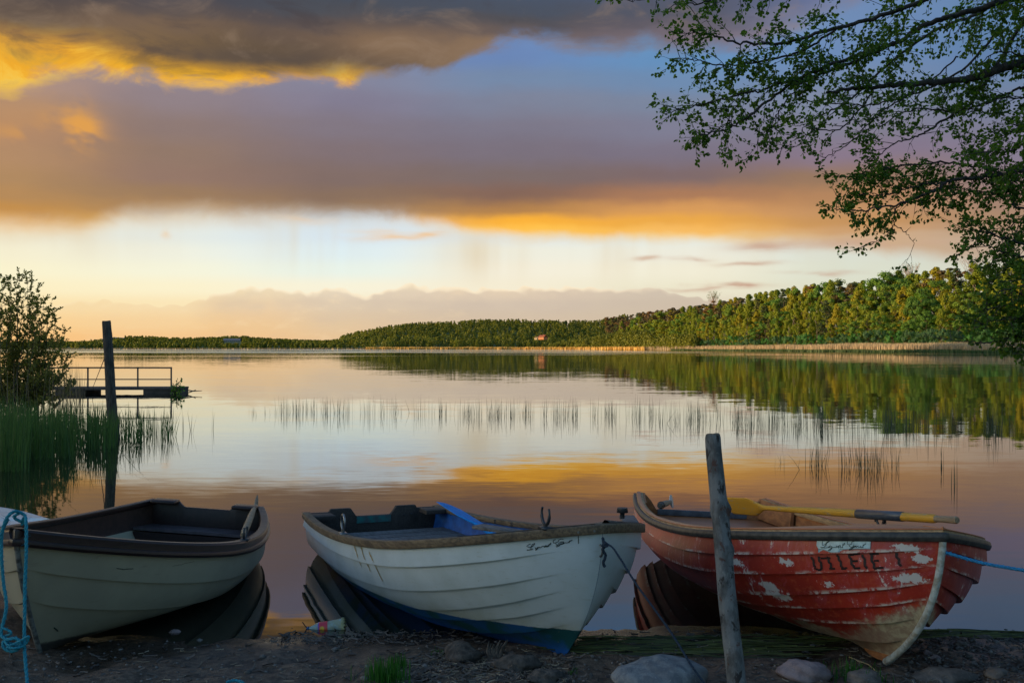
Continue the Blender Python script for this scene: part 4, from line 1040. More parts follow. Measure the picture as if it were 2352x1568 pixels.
mb = MB(); p = Vector(pts(P_RED, 1, .74, 0.)); mb.box((p.x-.03, p.y-.12, p.z-.03), (.34, .05, .075)); bevel(mb.build('dark_recess_block', M_darkwood, B, smooth=False), .02, 3)  # dark block stands in for the shade inside the deck opening

# ---- fourth boat, mostly outside the frame at the left
P_W = dict(P_LEFT); P_W.update(x=-5.56, y=8.75, z=-.265, yaw=R(-12), pitch=.0, roll=.03, L=3.5, near=-1, zg1=.52)
B = boat_empty(P_W, label='white rowing boat at the left edge behind the grey green one', cat='rowing boat', group='boats pulled up on the shore')
M_wht = mat_basic('white_gelcoat', (.60, .64, .66), (.5, .54, .56), 8, .35)
hull_mesh(P_W, M_wht, parent=B); liner_mesh(P_W, [M_wht, M_wht], B)
rail(P_W, [(.03, -.03), (.03, .006), (-.05, .006), (-.05, -.02)], M_wht, 'gunwale', B)
foredeck(P_W, .62, M_wht, B, up=.002, inset=0, camber=.02); transom(P_W, M_wht, B, lambda y: 0.)

# ------------------------------------------------------------------ oars
def oar(name, pA, pB, mats, parent=None, r=.021, blade=.52, bw=.065, grip=.13, collar=None, roll=0., **k):
    """pA is the grip end, pB the blade tip; a thing with shaft, grip, collar and blade"""
    A, Bv = Vector(pA), Vector(pB); Lg = (Bv-A).length; q = (Bv-A).to_track_quat('X', 'Z')
    e = empty(name, A, q.to_euler(), **k); xb = Lg-blade
    mb = MB(); mb.tube([(grip, 0, 0), (grip+.02, 0, 0), (Lg*.45, 0, 0), (xb, 0, 0), (xb+.04, 0, 0)], [r*.9, r*1.05, r*1.05, r*.72, r*.6], 14); mb.build('shaft', mats[0], e)
    mb = MB(); mb.tube([(0, 0, 0), (.008, 0, 0), (.05, 0, 0), (grip-.01, 0, 0), (grip+.004, 0, 0)], [r*.70, r*.86, r*.80, r*.74, r*.9], 14); mb.build('grip', mats[1], e)
    n = 16; xs_ = np.linspace(0, 1, n); w = [r*.7+(bw-r*.7)*float(ss(np.array([t]), 0, .38)[0]) if t < .9 else bw*math.sqrt(max(.02, 1-((t-.9)/.115)**2)) for t in xs_]
    th = [max(.006, r*.7*(1-t*1.6)) for t in xs_]
    mb = MB(); mb.tube([(xb+t*blade, 0, 0) for t in xs_], 1.0, 14, squash=[(a, b) for a, b in zip(w, th)]); bl_ = mb.build('blade', mats[2], e)
    bl_.rotation_euler = (roll, 0, 0)
    if collar:
        mb = MB(); mb.tube([(collar[0], 0, 0), (collar[0], 0, 0), (collar[1], 0, 0), (collar[1], 0, 0)], [r, r*1.2, r*1.2, r], 14); c = mb.build('sleeve', mats[3], e)
        if collar[2]:
            xm = (collar[0]+collar[1])/2; mb = MB(); mb.box((xm-.035, 0, -.02), (.012, .016, .07)); mb.tube([(xm-.03+.06*t, 0, -.028-.045*math.sin(t*pi)) for t in np.linspace(0, 1, 11)], .007, 8)
            mb.box((xm+.035, 0, -.03), (.014, .012, .02)); mb.build('rowlock_hook', M_darkmetal, c)
    return e
M_yel = wood_mat('yellow_oar_paint', (.60, .30, .03), (.45, .22, .03), (1, 8, 8), 4, .45)
m = newmat('flaking_yellow'); o_ = coord(); f_ = noise(vm('MULTIPLY', o_, (2, 8, 8)), 4, 6, .7)
finish(bsdf(mix(sstep(f_, .56, .64)*.8, (.62, .31, .03), (.40, .30, .18)), .5, 0, .4, bump(f_, .5, .003))); M_yelflake = m
M_rawoar = wood_mat('raw_oar_wood', (.34, .25, .16), (.22, .15, .09))
oar('oar', at(2199, 1194, 5.30), at(1668, 1160, 7.35), [M_yelflake, M_rawoar, M_yelflake, plain('blue_grey_sleeve', (.08, .09, .11), .35)], r=.0235, blade=.50, bw=.072, grip=.15, collar=(.40, .78, True), roll=R(62), label='long yellow oar laid along the red boat', cat='oar', group='oars in the boats')
oar('oar', at(1515.5, 1160.5, 7.35), at(1545, 1150, 9.35), [M_rawoar, plain('dark_rubber_grip', (.05, .045, .04), .5), plain('pale_blade', (.5, .5, .48), .4), M_darkmetal], r=.024, blade=.5, bw=.06, collar=(.14, .20, False), roll=R(80), label='short looking oar seen end on at the stern of the red boat', cat='oar', group='oars in the boats')
oar('oar', at(559, 1228, 6.85), at(592, 1147, 9.1), [M_rawoar, M_rawoar, M_rawoar, M_darkmetal], r=.0235, blade=.55, bw=.055, collar=(.165, .175, False), roll=R(88), label='bare wooden oar on the gunwale of the grey green boat', cat='oar', group='oars in the boats')
M_bluepaint = mat_basic('bright_blue_paint', (.010, .27, .72), (.008, .20, .58), 30, .75, .3, .003, spec=.15)
oar('oar', at(1235, 1292, 5.55), at(1026, 1158, 7.45), [M_bluepaint, M_bluepaint, M_bluepaint, M_bluepaint], r=.02, blade=.95, bw=.108, roll=R(20), label='blue bladed oar leaning over the far rail of the white boat', cat='oar', group='oars in the boats')

# ------------------------------------------------------------------ ropes
def rope(pp, r, c1, c2, strands=3, twist=26.0, smooth_n=10, fuzz=0):
    """a laid rope: three strands twisted round a smoothed path"""
    P_ = [Vector(p) for p in pp]; C = []
    for i in range(len(P_)-1):
        p0 = P_[max(i-1, 0)]; p1 = P_[i]; p2 = P_[i+1]; p3 = P_[min(i+2, len(P_)-1)]
        n = max(3, int((p2-p1).length/(r*1.1)))
        for j in range(n):
            t = j/n; C.append(.5*((2*p1)+(p2-p0)*t+(2*p0-5*p1+4*p2-p3)*t*t+(3*p1-p0-3*p2+p3)*t**3))
    C.append(P_[-1]); mb = MB(); dist = 0; fr = []; prev = None
    for i, c in enumerate(C):
        t = (C[min(i+1, len(C)-1)]-C[max(i-1, 0)]); t = t.normalized() if t.length > 1e-9 else Vector((0, 0, 1))
        a = (Vector((.3, .1, 1)).cross(t) if prev is None else prev-t*prev.dot(t)).normalized(); prev = a; fr.append((c, a, t.cross(a), dist))
        if i < len(C)-1: dist += (C[i+1]-c).length
    for k in range(strands):
        path = [c+(a*math.cos(twist*.8/r*.012*d_*3+k*2*pi/strands)+b*math.sin(twist*.8/r*.012*d_*3+k*2*pi/strands))*r*.48 for c, a, b, d_ in fr]
        mb.tube(path, r*.56, 6)
    for _ in range(fuzz):
        c, a, b, d_ = rng.choice(fr); th = rng.uniform(0, 6.28); o = (a*math.cos(th)+b*math.sin(th)); e_ = o*r*rng.uniform(1.3, 2.6)+Vector((rng.uniform(-1, 1), rng.uniform(-1, 1), rng.uniform(-1, 1)))*r
        mb.tube([c+o*r*.8, c+e_], [.0008, .0004], 3, cap=False)
    return mb
def D1(x, y): return x*.29695, 1102.5+y*.29695
def ppl(lst): return [at(px, py, Y) for px, py, Y in lst]
M_teal = mat_basic('teal_rope', (.015, .26, .34), (.010, .17, .24), 90, .7, .4, .002)
C6 = lambda x, y: (x*.26562, 1151.5+y*.26562)
mb = rope(ppl([(*C6(-60, 900), 4.80), (*C6(-20, 500), 4.80), (*C6(15, 270), 4.79), (*C6(60, 140), 4.79), (*C6(115, 88), 4.80), (*C6(165, 90), 4.82), (*C6(215, 120), 4.83), (*C6(225, 180), 4.80), (*C6(228, 300), 4.78), (*C6(225, 500), 4.76), (*C6(215, 750), 4.74), (*C6(213, 1000), 4.72), (*C6(210, 1230), 4.70), (*C6(222, 1400), 4.66), (*C6(235, 1560), 4.6), (*C6(240, 1720), 4.5)]), .0085, 0, 0, fuzz=260)
E0 = mb
m2 = rope(ppl([(*C6(70, 150), 4.80), (*C6(20, 260), 4.80), (*C6(12, 450), 4.79), (*C6(30, 700), 4.78), (*C6(55, 900), 4.76), (*C6(20, 1080), 4.74), (*C6(10, 1150), 4.73), (*C6(60, 1190), 4.71), (*C6(140, 1180), 4.70), (*C6(180, 1240), 4.69), (*C6(120, 1290), 4.69), (*C6(40, 1270), 4.70), (*C6(30, 1210), 4.71), (*C6(100, 1230), 4.71), (*C6(210, 1250), 4.69)]), .0085, 0, 0, fuzz=200)
m3 = rope(ppl([(*C6(165, 100), 4.85), (*C6(120, 130), 4.86), (*C6(180, 170), 4.87), (*C6(215, 130), 4.86), (*C6(190, 200), 4.88)]), .0085, 0, 0)
m4 = rope(ppl([(*C6(20, 1090), 4.73), (*C6(80, 1115), 4.72), (*C6(95, 1140), 4.72), (*C6(40, 1170), 4.73), (*C6(70, 1240), 4.68), (*C6(150, 1215), 4.67), (*C6(245, 1165), 4.66), (*C6(215, 1240), 4.68), (*C6(130, 1265), 4.66), (*C6(60, 1255), 4.68)]), .006, 0, 0, fuzz=160)
for q in (m2, m3, m4): E0.add(q.v, q.f)
E0.build('mooring_rope', M_teal, label='thick teal rope looped and knotted at the bow of the grey green boat', cat='rope')
M_navy = mat_basic('navy_rope', (.012, .030, .060), (.008, .018, .035), 90, .7)
C2 = lambda x, y: (1102.5+x*.27344, 1133.1+y*.27344)
E0 = rope(ppl([(*C2(1040, 400), 4.93), (*C2(1075, 425), 4.90), (*C2(1120, 460), 4.87), (*C2(1190, 565), 4.82), (*C2(1320, 770), 4.74), (*C2(1480, 990), 4.65), (*C2(1640, 1220), 4.56), (1590, 1530, 4.46), (1635, 1590, 4.40), (1680, 1640, 4.35)]), .0055, 0, 0)
q = rope(ppl([(*C2(1030, 370), 4.95), (*C2(1045, 440), 4.92), (*C2(1030, 470), 4.92), (*C2(1055, 520), 4.92), (*C2(1035, 580), 4.92), (*C2(1050, 615), 4.92)]), .008, 0, 0); E0.add(q.v, q.f)
q = rope(ppl([(*C2(1040, 400), 4.92), (*C2(1070, 440), 4.90), (*C2(1025, 440), 4.91), (*C2(1065, 415), 4.90)]), .007, 0, 0); E0.add(q.v, q.f)
E0.build('mooring_rope', M_navy, label='thin dark rope from the white boat bow down to the big stone', cat='rope')
E0 = rope(ppl([(2166, 1266, 4.72), (2172, 1268, 4.70), (2215, 1281, 4.64), (2270, 1295, 4.56), (2352, 1309, 4.45), (2460, 1326, 4.3), (2600, 1344, 4.1)]), .0085, 0, 0, fuzz=60)
E0.build('mooring_rope', mat_basic('blue_rope', (.012, .20, .42), (.010, .14, .30), 90, .7), label='bright blue rope stretched from the red boat to the right edge', cat='rope')

# ------------------------------------------------------------------ posts
def post(name, base, top, r0, r1, mat, knots, **k):
    b, t = Vector(base), Vector(top); e = empty(name, b, **k); d_ = t-b; Ln = d_.length; q = Vector((0, 0, 1)).rotation_difference(d_.normalized()).to_matrix(); n = 90; m_ = 28
    A = np.zeros((n, m_, 3))
    for i in range(n):
        f = i/(n-1); wob = Vector((math.sin(f*5+1)*.006+math.sin(f*11)*.003, math.cos(f*6)*.004, 0))*(min(1, Ln/1.2))
        for j in range(m_):
            th = 2*pi*j/m_; r = r0*(1-f)+r1*f
            r *= 1+.035*math.sin(th*2+f*3)+.03*math.sin(th*3-f*9+1)+.012*math.sin(th*7+f*40)
            for (kf, kt, ka) in knots: r += ka*math.exp(-((f-kf)/.022)**2-(((th-kt+pi) % (2*pi)-pi)/.6)**2)
            if i == n-1: r *= .93
            p = q @ (Vector((math.cos(th)*r, math.sin(th)*r, f*Ln+(.004*math.sin(th*2)*f if i == n-1 else 0)))+wob); A[i, j] = p
    mb = MB(); mb.gridmesh(A, 0, closed=True); mb.build('pole', mat, e)
    mb = MB(); c = A[-1].mean(0); m0 = [c+(a-c)*.93+np.array([0, 0, .004]) for a in A[-1]]; mb.gridmesh(np.array([A[-1], m0]), 0, closed=True); mb.add(list(m0)+[c+np.array([0, 0, .002])], [(j, (j+1) % m_, m_) for j in range(m_)]); mb.build('cut_end', mat_basic('sawn_end', (.16, .13, .10), (.09, .07, .055), 60, .8), e, smooth=False)
    return e
m = newmat('grey_bark'); oc = coord(); o2 = vm('MULTIPLY', oc, (1, 1, .45)); f1 = noise(o2, 16, 6, .65); f2 = noise(o2, 60, 4, .6); f3 = noise(vm('MULTIPLY', oc, (1, 1, .7)), 8.5, 5, .65, .5)
c = mix(sstep(f1, .38, .62), (.17, .175, .18), (.075, .075, .075)); c = mix(sstep(f3, .56, .60)*.75, c, (.085, .030, .018)); c = mix(sstep(f3, .28, .40)*0+(1-sstep(f3, .36, .41)), c, (.035, .03, .03)); c = mix(sstep(f2, .6, .7)*.4, c, (.30, .30, .28))
px_, py_, pz_ = sep(oc); c = mix((1-sstep(pz_+(f1-.5)*.12, .16, .20)), c, (.13, .05, .025))
finish(bsdf(c, .8, 0, .3, bump(f1*.7+f2*.3, .8, .006)))
pb = at(1697, 1620, 4.42); pb.z = hz(pb.x, pb.y)-.12
zt = at(1640, 998, 4.55)
post('wooden_post', pb, zt, .043, .0345, m, [(.74, .2, .018), (.735, 2.8, .006), (.60, 5.6, .014), (.60, 4.2, .008), (.40, .6, .006), (.25, 5, .005)], label='grey barked mooring post standing in front of the red boat', cat='post', group='mooring posts')
m = newmat('dark_post_wood'); oc = coord(); f1 = noise(vm('MULTIPLY', oc, (6, 6, 1)), 5, 6, .65)
finish(bsdf(mix(sstep(f1, .35, .65), (.085, .075, .065), (.035, .030, .028)), .85, 0, .3, bump(f1, 1.0, .015)))
post('wooden_post', at(263, 1003, 19.2)+Vector((0.02, 0, -.5)), at(245, 737, 19.0), .098, .082, m, [(.9, 1, .012), (.5, 3, .01)], label='tall dark post leaning in the water among the left reeds', cat='post', group='mooring posts')

# ------------------------------------------------------------------ floating pontoon with a railing
YP = 37.6; e = empty('floating_jetty', at(240, 902, YP), label='low floating jetty with thin two bar railing at the left', cat='jetty')
def pb_(mb, x0, x1, z0, z1, y0, y1): mb.box((((x0+x1)/2-PX0)*YP/FPX-e.location.x, (y0+y1)/2-YP, (z0+z1)/2-e.location.z), (abs(x1-x0)*YP/FPX, y1-y0, z1-z0))
e.location.z = 0
MJ = mat_basic('jetty_wood', (.075, .060, .050), (.035, .03, .028), 3, .85); MJ2 = mat_basic('jetty_steel', (.06, .055, .05), (.03, .03, .03), 5, .6)
mb = MB(); pb_(mb, -60, 404, .13, .205, YP-.1, YP+1.5); mb.build('deck', MJ, e, smooth=False)
for x0, x1 in ((128, 196), (330, 404), (-60, 60)):
    mb = MB(); pb_(mb, x0, x1, -.15, .14, YP-.05, YP+1.45); mb.build('float', MJ, e, smooth=False)
mb = MB(); pb_(mb, -60, 392, .93, .985, YP+.1, YP+.16); mb.build('handrail', MJ2, e, smooth=False)
mb = MB(); pb_(mb, 156, 392, .50, .54, YP+.10, YP+.15); mb.build('middle_rail', MJ2, e, smooth=False)
for x_ in (84, 199, 314, 391):
    mb = MB(); pb_(mb, x_-1.3, x_+1.3, .20, .98, YP+.08, YP+.14); mb.build('rail_post', MJ2, e, smooth=False)
mb = MB(); mb.tube([at(247, 905, 36.5), at(262, 840, 30), at(270, 790, 24)], .008, 5, cap=False)
mb = MB(); mb.tube([at(212, 893, YP), at(243, 815, 19.1)], .009, 5); mb.build('mooring_line', M_darkmetal, label='thin line running from the tall left post down to the jetty', cat='line')

# ------------------------------------------------------------------ near leaves, as real small blades with a fold
def leaf_mesh(C, D, L, W, tint, hang=.3, curl=.18):
    """round alder-like leaves: six-sided blades folded on the midrib; C attach points, D directions"""
    n = len(C); D = D/np.maximum(np.linalg.norm(D, axis=1)[:, None], 1e-6); D[:, 2] -= hang; D /= np.linalg.norm(D, axis=1)[:, None]
    r = nr.normal(size=(n, 3)); r[:, 2] += 1.0; S_ = np.cross(D, r); S_ /= np.maximum(np.linalg.norm(S_, axis=1)[:, None], 1e-6); N = np.cross(S_, D)
    L = L[:, None]; W = W[:, None]; up = N*W*curl
    P_ = [C, C+D*L*.28-S_*W*.42+up, C+D*L*.68-S_*W*.46+up, C+D*L, C+D*L*.68+S_*W*.46+up, C+D*L*.28+S_*W*.42+up, C+D*L*.5]
    V = np.stack(P_, 1).reshape(-1, 3); b = np.arange(n)*7; F = []
    for i, j in ((0, 1), (1, 2), (2, 3), (3, 4), (4, 5), (5, 0)): F.append(np.stack([b+i, b+j, b+6], 1))
    return V, np.concatenate(F), np.repeat(tint, 7)
def catmull(p, n=8):
    p = [Vector(q) for q in p]; out = []
    for i in range(len(p)-1):
        p0, p1, p2, p3 = p[max(i-1, 0)], p[i], p[i+1], p[min(i+2, len(p)-1)]
        for j in range(n):
            t = j/n; out.append(.5*((2*p1)+(p2-p0)*t+(2*p0-5*p1+4*p2-p3)*t*t+(3*p1-p0-3*p2+p3)*t**3))
    return out+[p[-1]]
# ---- overhanging tree at the right
e = empty('overhanging_tree', (7.6, 8.6, .1), label='broadleaf tree reaching in from the right edge over the water', cat='tree')
e_loc = Vector(e.location)
LEAF = []; wood_ = MB(); bark = mat_basic('alder_bark', (.065, .055, .048), (.03, .027, .025), 30, .85)
def addleaf(p, d_, n=1):
    for _ in range(n): LEAF.append((p+Vector((rng.gauss(0, .012), rng.gauss(0, .02), rng.gauss(0, .012))), d_+Vector((rng.gauss(0, .6), rng.gauss(0, .6), rng.gauss(0, .45)))))
def twig(p, d_, ln, r, leafy):
    """a fine twig with leaves in little bunches"""
    n = max(4, int(ln/.045)); pts_ = [p]; d_ = d_.normalized()
    for i in range(n):
        d_ = (d_+Vector((rng.gauss(0, .16), rng.gauss(0, .16), rng.gauss(0, .13)+(.015 if i > n*.5 else -.03)))).normalized(); pts_.append(pts_[-1]+d_*ln/n)
    wood_.tube([q-e_loc for q in pts_], [r*(1-.8*i/n) for i in range(n+1)], 4, cap=False)
    for i in range(1, n+1):
        if rng.random() < leafy*(.7+.5*i/n): addleaf(pts_[i], d_, rng.choice((1, 2, 3)) if leafy > .3 else 1)
        if rng.random() < .40 and ln > .12 and i < n:
            s_ = d_.cross(Vector((rng.gauss(0, 1), rng.gauss(0, 1), rng.gauss(0, 1)))).normalized(); twig(pts_[i], d_*.75+s_*.75, ln*rng.uniform(.3, .55), r*.6, leafy)
    if leafy > 0: addleaf(pts_[-1], d_, 3 if leafy > .3 else 1)
def limb(P2, r0, r1, dens=1.0, leafy=.8, tl=(.18, .42), start=0.0, both=True):
    """a limb through points (px, py, distance) read off the photograph, with twigs along it"""
    C = catmull([at(*q) for q in P2], 10); C = [c+Vector((rng.gauss(0, .006), rng.gauss(0, .012), rng.gauss(0, .006))) for c in C]; n = len(C)
    wood_.tube([c-e_loc for c in C], [r0+(r1-r0)*i/(n-1) for i in range(n)], 8, cap=False)
    acc = 0
    for i in range(1, n):
        acc += (C[i]-C[i-1]).length*dens*10.2
        while acc > 1:
            acc -= 1
            if i/n < start: continue
            t = (C[i]-C[i-1]).normalized(); s_ = t.cross(Vector((rng.gauss(0, .8), rng.gauss(0, 1.6), rng.gauss(0, .8)))).normalized(); f = i/n
            twig(C[i].lerp(C[i-1], rng.random()), t*.8+s_*.75+Vector((0, 0, -.08)), rng.uniform(*tl)*(1.05-.4*f), .0038, leafy)
    twig(C[-1], (C[-1]-C[-2]), rng.uniform(.15, .28), .003, leafy)
T0_ = (2750, 60, 8.8)
limb([(2700, 90, 8.7), (2450, 118, 8.7), (2352, 145, 8.6), (2295, 158, 8.5), (2240, 178, 8.5), (2161, 188, 8.4), (2053, 196, 8.3), (1975, 203, 8.2), (1900, 212, 8.2)], .052, .010, .9, .8, (.2, .4), .25)
limb([(2700, -60, 8.6), (2400, -20, 8.5), (2246, 21, 8.4), (2139, 52, 8.3), (2053, 99, 8.3), (1967, 129, 8.2), (1838, 180, 8.1), (1731, 258, 8.0), (1666, 298, 8.0), (1606, 312, 7.9)], .030, .004, 1.25)
limb([(2600, -90, 8.2), (2250, -40, 8.0), (2032, 34, 7.9), (1924, 64, 7.8), (1795, 100, 7.8), (1700, 98, 7.7), (1640, 82, 7.7), (1590, 70, 7.6)], .022, .003, 1.3)
limb([(2053, 99, 8.3), (1967, 140, 8.2), (1881, 172, 8.2), (1795, 195, 8.1), (1709, 215, 8.1), (1624, 238, 8.0), (1565, 252, 8.0), (1530, 258, 8.0)], .014, .003, 1.4)
limb([(1924, 64, 7.9), (1838, 120, 7.9), (1752, 140, 7.9), (1666, 150, 7.9), (1600, 140, 7.9), (1568, 134, 7.9)], .010, .003, 1.5)
limb([(2500, -120, 7.6), (2200, -90, 7.5), (1950, -50, 7.4), (1800, -25, 7.4), (1700, -18, 7.4), (1610, 8, 7.4), (1545, 12, 7.4)], .018, .003, 1.2)
limb([(1720, -70, 7.4), (1560, -30, 7.3), (1500, -6, 7.3), (1452, 4, 7.3)], .006, .002, .7)
limb([(2352, -40, 9.2), (2250, 30, 9.2), (2150, 70, 9.1), (2050, 140, 9.1), (1950, 230, 9.0), (1880, 270, 9.0), (1840, 300, 9.0)], .020, .003, 1.2)
limb([(2420, -80, 8.9), (2352, 45, 8.8), (2294, 142, 8.8), (2225, 238, 8.7), (2161, 279, 8.7), (2118, 309, 8.6), (2053, 330, 8.6), (2006, 374, 8.5)], .020, .003, .9, .55)
limb([(2200, 130, 8.4), (2120, 200, 8.4), (2020, 260, 8.3), (1950, 330, 8.3), (1900, 360, 8.3), (1884, 376, 8.3)], .007, .002, .6, .12, (.15, .3))
limb([(2300, 60, 9.4), (2210, 160, 9.4), (2100, 215, 9.3), (2000, 240, 9.3), (1900, 235, 9.2), (1830, 225, 9.2)], .012, .003, 1.2)
limb([(2352, 200, 9.2), (2280, 230, 9.2), (2200, 255, 9.1), (2100, 250, 9.1), (2020, 290, 9.0), (1990, 300, 9.)], .012, .003, 1.0)
limb([(1709, 215, 8.1), (1680, 262, 8.1), (1660, 290, 8.1), (1600, 316, 8.0)], .005, .002, 1.6)
limb([(1850, 180, 8.2), (1800, 240, 8.2), (1770, 290, 8.1), (1740, 320, 8.1)], .006, .002, 1.2)
limb([(2010, 200, 8.3), (1940, 290, 8.2), (1870, 300, 8.2), (1830, 335, 8.2), (1790, 340, 8.2)], .007, .002, .8, .6)
limb([(2700, 330, 8.4), (2450, 385, 8.3), (2352, 391, 8.2), (2302, 400, 8.2), (2247, 408, 8.1), (2182, 417, 8.1), (2139, 442, 8.0), (2053, 472, 8.0), (1970, 483, 7.9), (1910, 482, 7.9)], .026, .003, 1.5, .85)
limb([(2302, 400, 8.2), (2200, 375, 8.2), (2100, 378, 8.1), (2010, 392, 8.1), (1950, 408, 8.1)], .010, .003, 1.6, .9)
limb([(2182, 417, 8.1), (2090, 430, 8.1), (2030, 450, 8.1), (1980, 445, 8.1)], .007, .002, 1.4, .8)
limb([(2120, 445, 8.0), (2060, 480, 8.0), (2050, 520, 8.0), (2030, 545, 8.0), (1990, 566, 8.0)], .006, .002, .9, .5, (.1, .25))
limb([(2052, 515, 8.0), (2080, 535, 8.0), (2100, 560, 8.0)], .004, .0015, .5, .15, (.08, .15))
limb([(2500, 500, 8.3), (2352, 480, 8.2), (2290, 450, 8.2), (2240, 440, 8.2), (2180, 450, 8.1)], .012, .003, 1.2, .7)
limb([(2600, 560, 8.0), (2420, 575, 7.9), (2352, 560, 7.9), (2300, 545, 7.8), (2260, 532, 7.8), (2220, 528, 7.8)], .014, .003, 1.8, .9)
limb([(2600, 640, 7.8), (2420, 610, 7.7), (2352, 590, 7.7), (2300, 580, 7.7), (2250, 560, 7.7), (2225, 572, 7.7)], .010, .003, 1.0, .7)
limb([(2700, 240, 7.4), (2480, 260, 7.3), (2400, 300, 7.2), (2352, 330, 7.2), (2310, 350, 7.2), (2280, 345, 7.2)], .014, .003, 1.5, .9)
for (a_, b_, c_) in ((150, 120, 2300), (215, 230, 2290), (250, 310, 2310), (330, 430, 2310), (460, 520, 2320)):
    limb([(2620, a_-40, 8.8), (2450, a_, 8.7), (2380, (a_+b_)/2, 8.6), (c_, b_, 8.5), (c_-50, b_+25, 8.5)], .012, .003, 1.7, .9)
for (a_, c_, b_) in ((620, 2330, 660), (650, 2300, 700), (690, 2270, 740), (720, 2330, 770), (660, 2360, 720), (600, 2380, 630)):
    limb([(2650, a_-30, 7.6), (2480, a_, 7.5), (2400, (a_+b_)/2, 7.4), (c_, b_, 7.4), (c_-35, b_+12, 7.4)], .010, .003, 1.9, .9, (.14, .3))
limb([(2480, 740, 7.5), (2400, 760, 7.4), (2320, 776, 7.4), (2260, 786, 7.3), (2200, 782, 7.3), (2170, 778, 7.3)], .006, .002, .6, .15, (.1, .2))
limb([(2352, 770, 7.4), (2330, 790, 7.4), (2326, 812, 7.4)], .003, .0015, .3, .1, (.06, .1))
for _ in range(26):                                      # the rest of the crown, above and beyond the frame
    a = rng.uniform(2420, 3300); b = rng.uniform(-900, 300)
    limb([(3100, 250, 8.8), ((a+3100)/2, (b+200)/2-60, rng.uniform(8, 10)), (a, b, rng.uniform(7, 11))], .03, .006, .35, .8, (.3, .6))
limb([(3150, 300, 8.7), (2800, -500, 8.2), (2500, -750, 7.8), (2200, -700, 7.4), (1900, -560, 7.2)], .03, .005, .5)
wood_.tube([Vector((0, 0, -.4)), Vector((.05, 0, .9)), Vector((-.02, .1, 2.2)), Vector((-.15, .2, 3.6)), Vector((-.1, .3, 5.5)), Vector((.2, .3, 7.5))], [.24, .19, .16, .13, .09, .04], 14)
wood_.build('trunk', bark, e)
C = np.array([tuple(q[0]-e_loc) for q in LEAF]); D_ = np.array([tuple(q[1]) for q in LEAF]); n = len(C)
V, F, T = leaf_mesh(C, D_, nr.uniform(.021, .042, n), nr.uniform(.017, .032, n), nr.uniform(0, 1, n))
fastmesh('foliage', V, F, mat_leaf('near_alder_leaf', (.16, .28, .032), (.06, .12, .02), trans=.55, rough=.35), e, smooth=False, tint=T)
print('near leaves', n)

# ---- willow bush at the left
e = empty('willow_bush', (-13.2, 25.5, .05), label='upright twiggy bush with small leaves at the left edge', cat='bush'); e_loc = Vector(e.location)
wood_ = MB(); LEAF = []
def stem(p, tip, r):
    C = catmull([p, p.lerp(tip, .4)+Vector((rng.gauss(0, .12), rng.gauss(0, .12), .12)), tip], 9); n = len(C)
    wood_.tube([c-e_loc for c in C], [r*(1-.85*i/(n-1)) for i in range(n)], 4, cap=False)
    for i in range(3, n):
        for _ in range(3):
            if rng.random() < .52:
                d_ = Vector((rng.gauss(0, .7), rng.gauss(0, .7), rng.uniform(.3, 1.3))).normalized(); ln = rng.uniform(.15, .55)*(1.15-.6*i/n); q = C[i]; m_ = int(ln/.045)+2
                wood_.tube([q-e_loc, q+d_*ln-e_loc], [.004, .0015], 3, cap=False)
                for j in range(m_):
                    for _ in range(rng.choice((1, 2, 2, 3))): LEAF.append((q+d_*ln*j/(m_-1)+Vector((rng.gauss(0, .014), rng.gauss(0, .014), 0)), d_+Vector((rng.gauss(0, .8), rng.gauss(0, .8), rng.gauss(0, .6)))))
        if i > n-4:
            for _ in range(2): LEAF.append((C[i], Vector((rng.gauss(0, .8), rng.gauss(0, .8), .6))))
for px, py in ((20, 632), (10, 655), (45, 640), (60, 640), (75, 655), (35, 660), (90, 668), (102, 690), (70, 690), (125, 685), (115, 715), (130, 740), (140, 760), (150, 772), (100, 730), (0, 640), (-30, 630), (-60, 640), (-20, 680), (30, 700), (60, 720), (85, 745), (110, 770), (130, 800), (150, 820), (158, 850), (20, 740), (45, 770), (0, 720), (-50, 700), (-90, 680), (70, 800), (30, 820), (5, 790), (100, 850), (60, 860), (-10, 850), (120, 870), (-120, 690), (-150, 720), (80, 700), (50, 680), (145, 790), (15, 690), (165, 875), (140, 890), (90, 890), (40, 890), (0, 890)):
    Y = rng.uniform(24.6, 26.6); stem(Vector(((35+.42*(px-35)-PX0)*25.5/FPX, 25.5+rng.gauss(0, .3), .02)), at(px+rng.gauss(0, 4), py+rng.gauss(0, 5), Y), .014)
wood_.build('stems', bark, e)
C = np.array([tuple(q[0]-e_loc) for q in LEAF]); D_ = np.array([tuple(q[1]) for q in LEAF]); n = len(C)
V, F, T = leaf_mesh(C, D_, nr.uniform(.05, .10, n), nr.uniform(.028, .045, n), nr.uniform(0, 1, n), hang=-.1)
fastmesh('foliage', V, F, mat_leaf('willow_leaf', (.32, .28, .06), (.14, .14, .035), trans=.5), e, tint=T)
print('bush leaves', n)
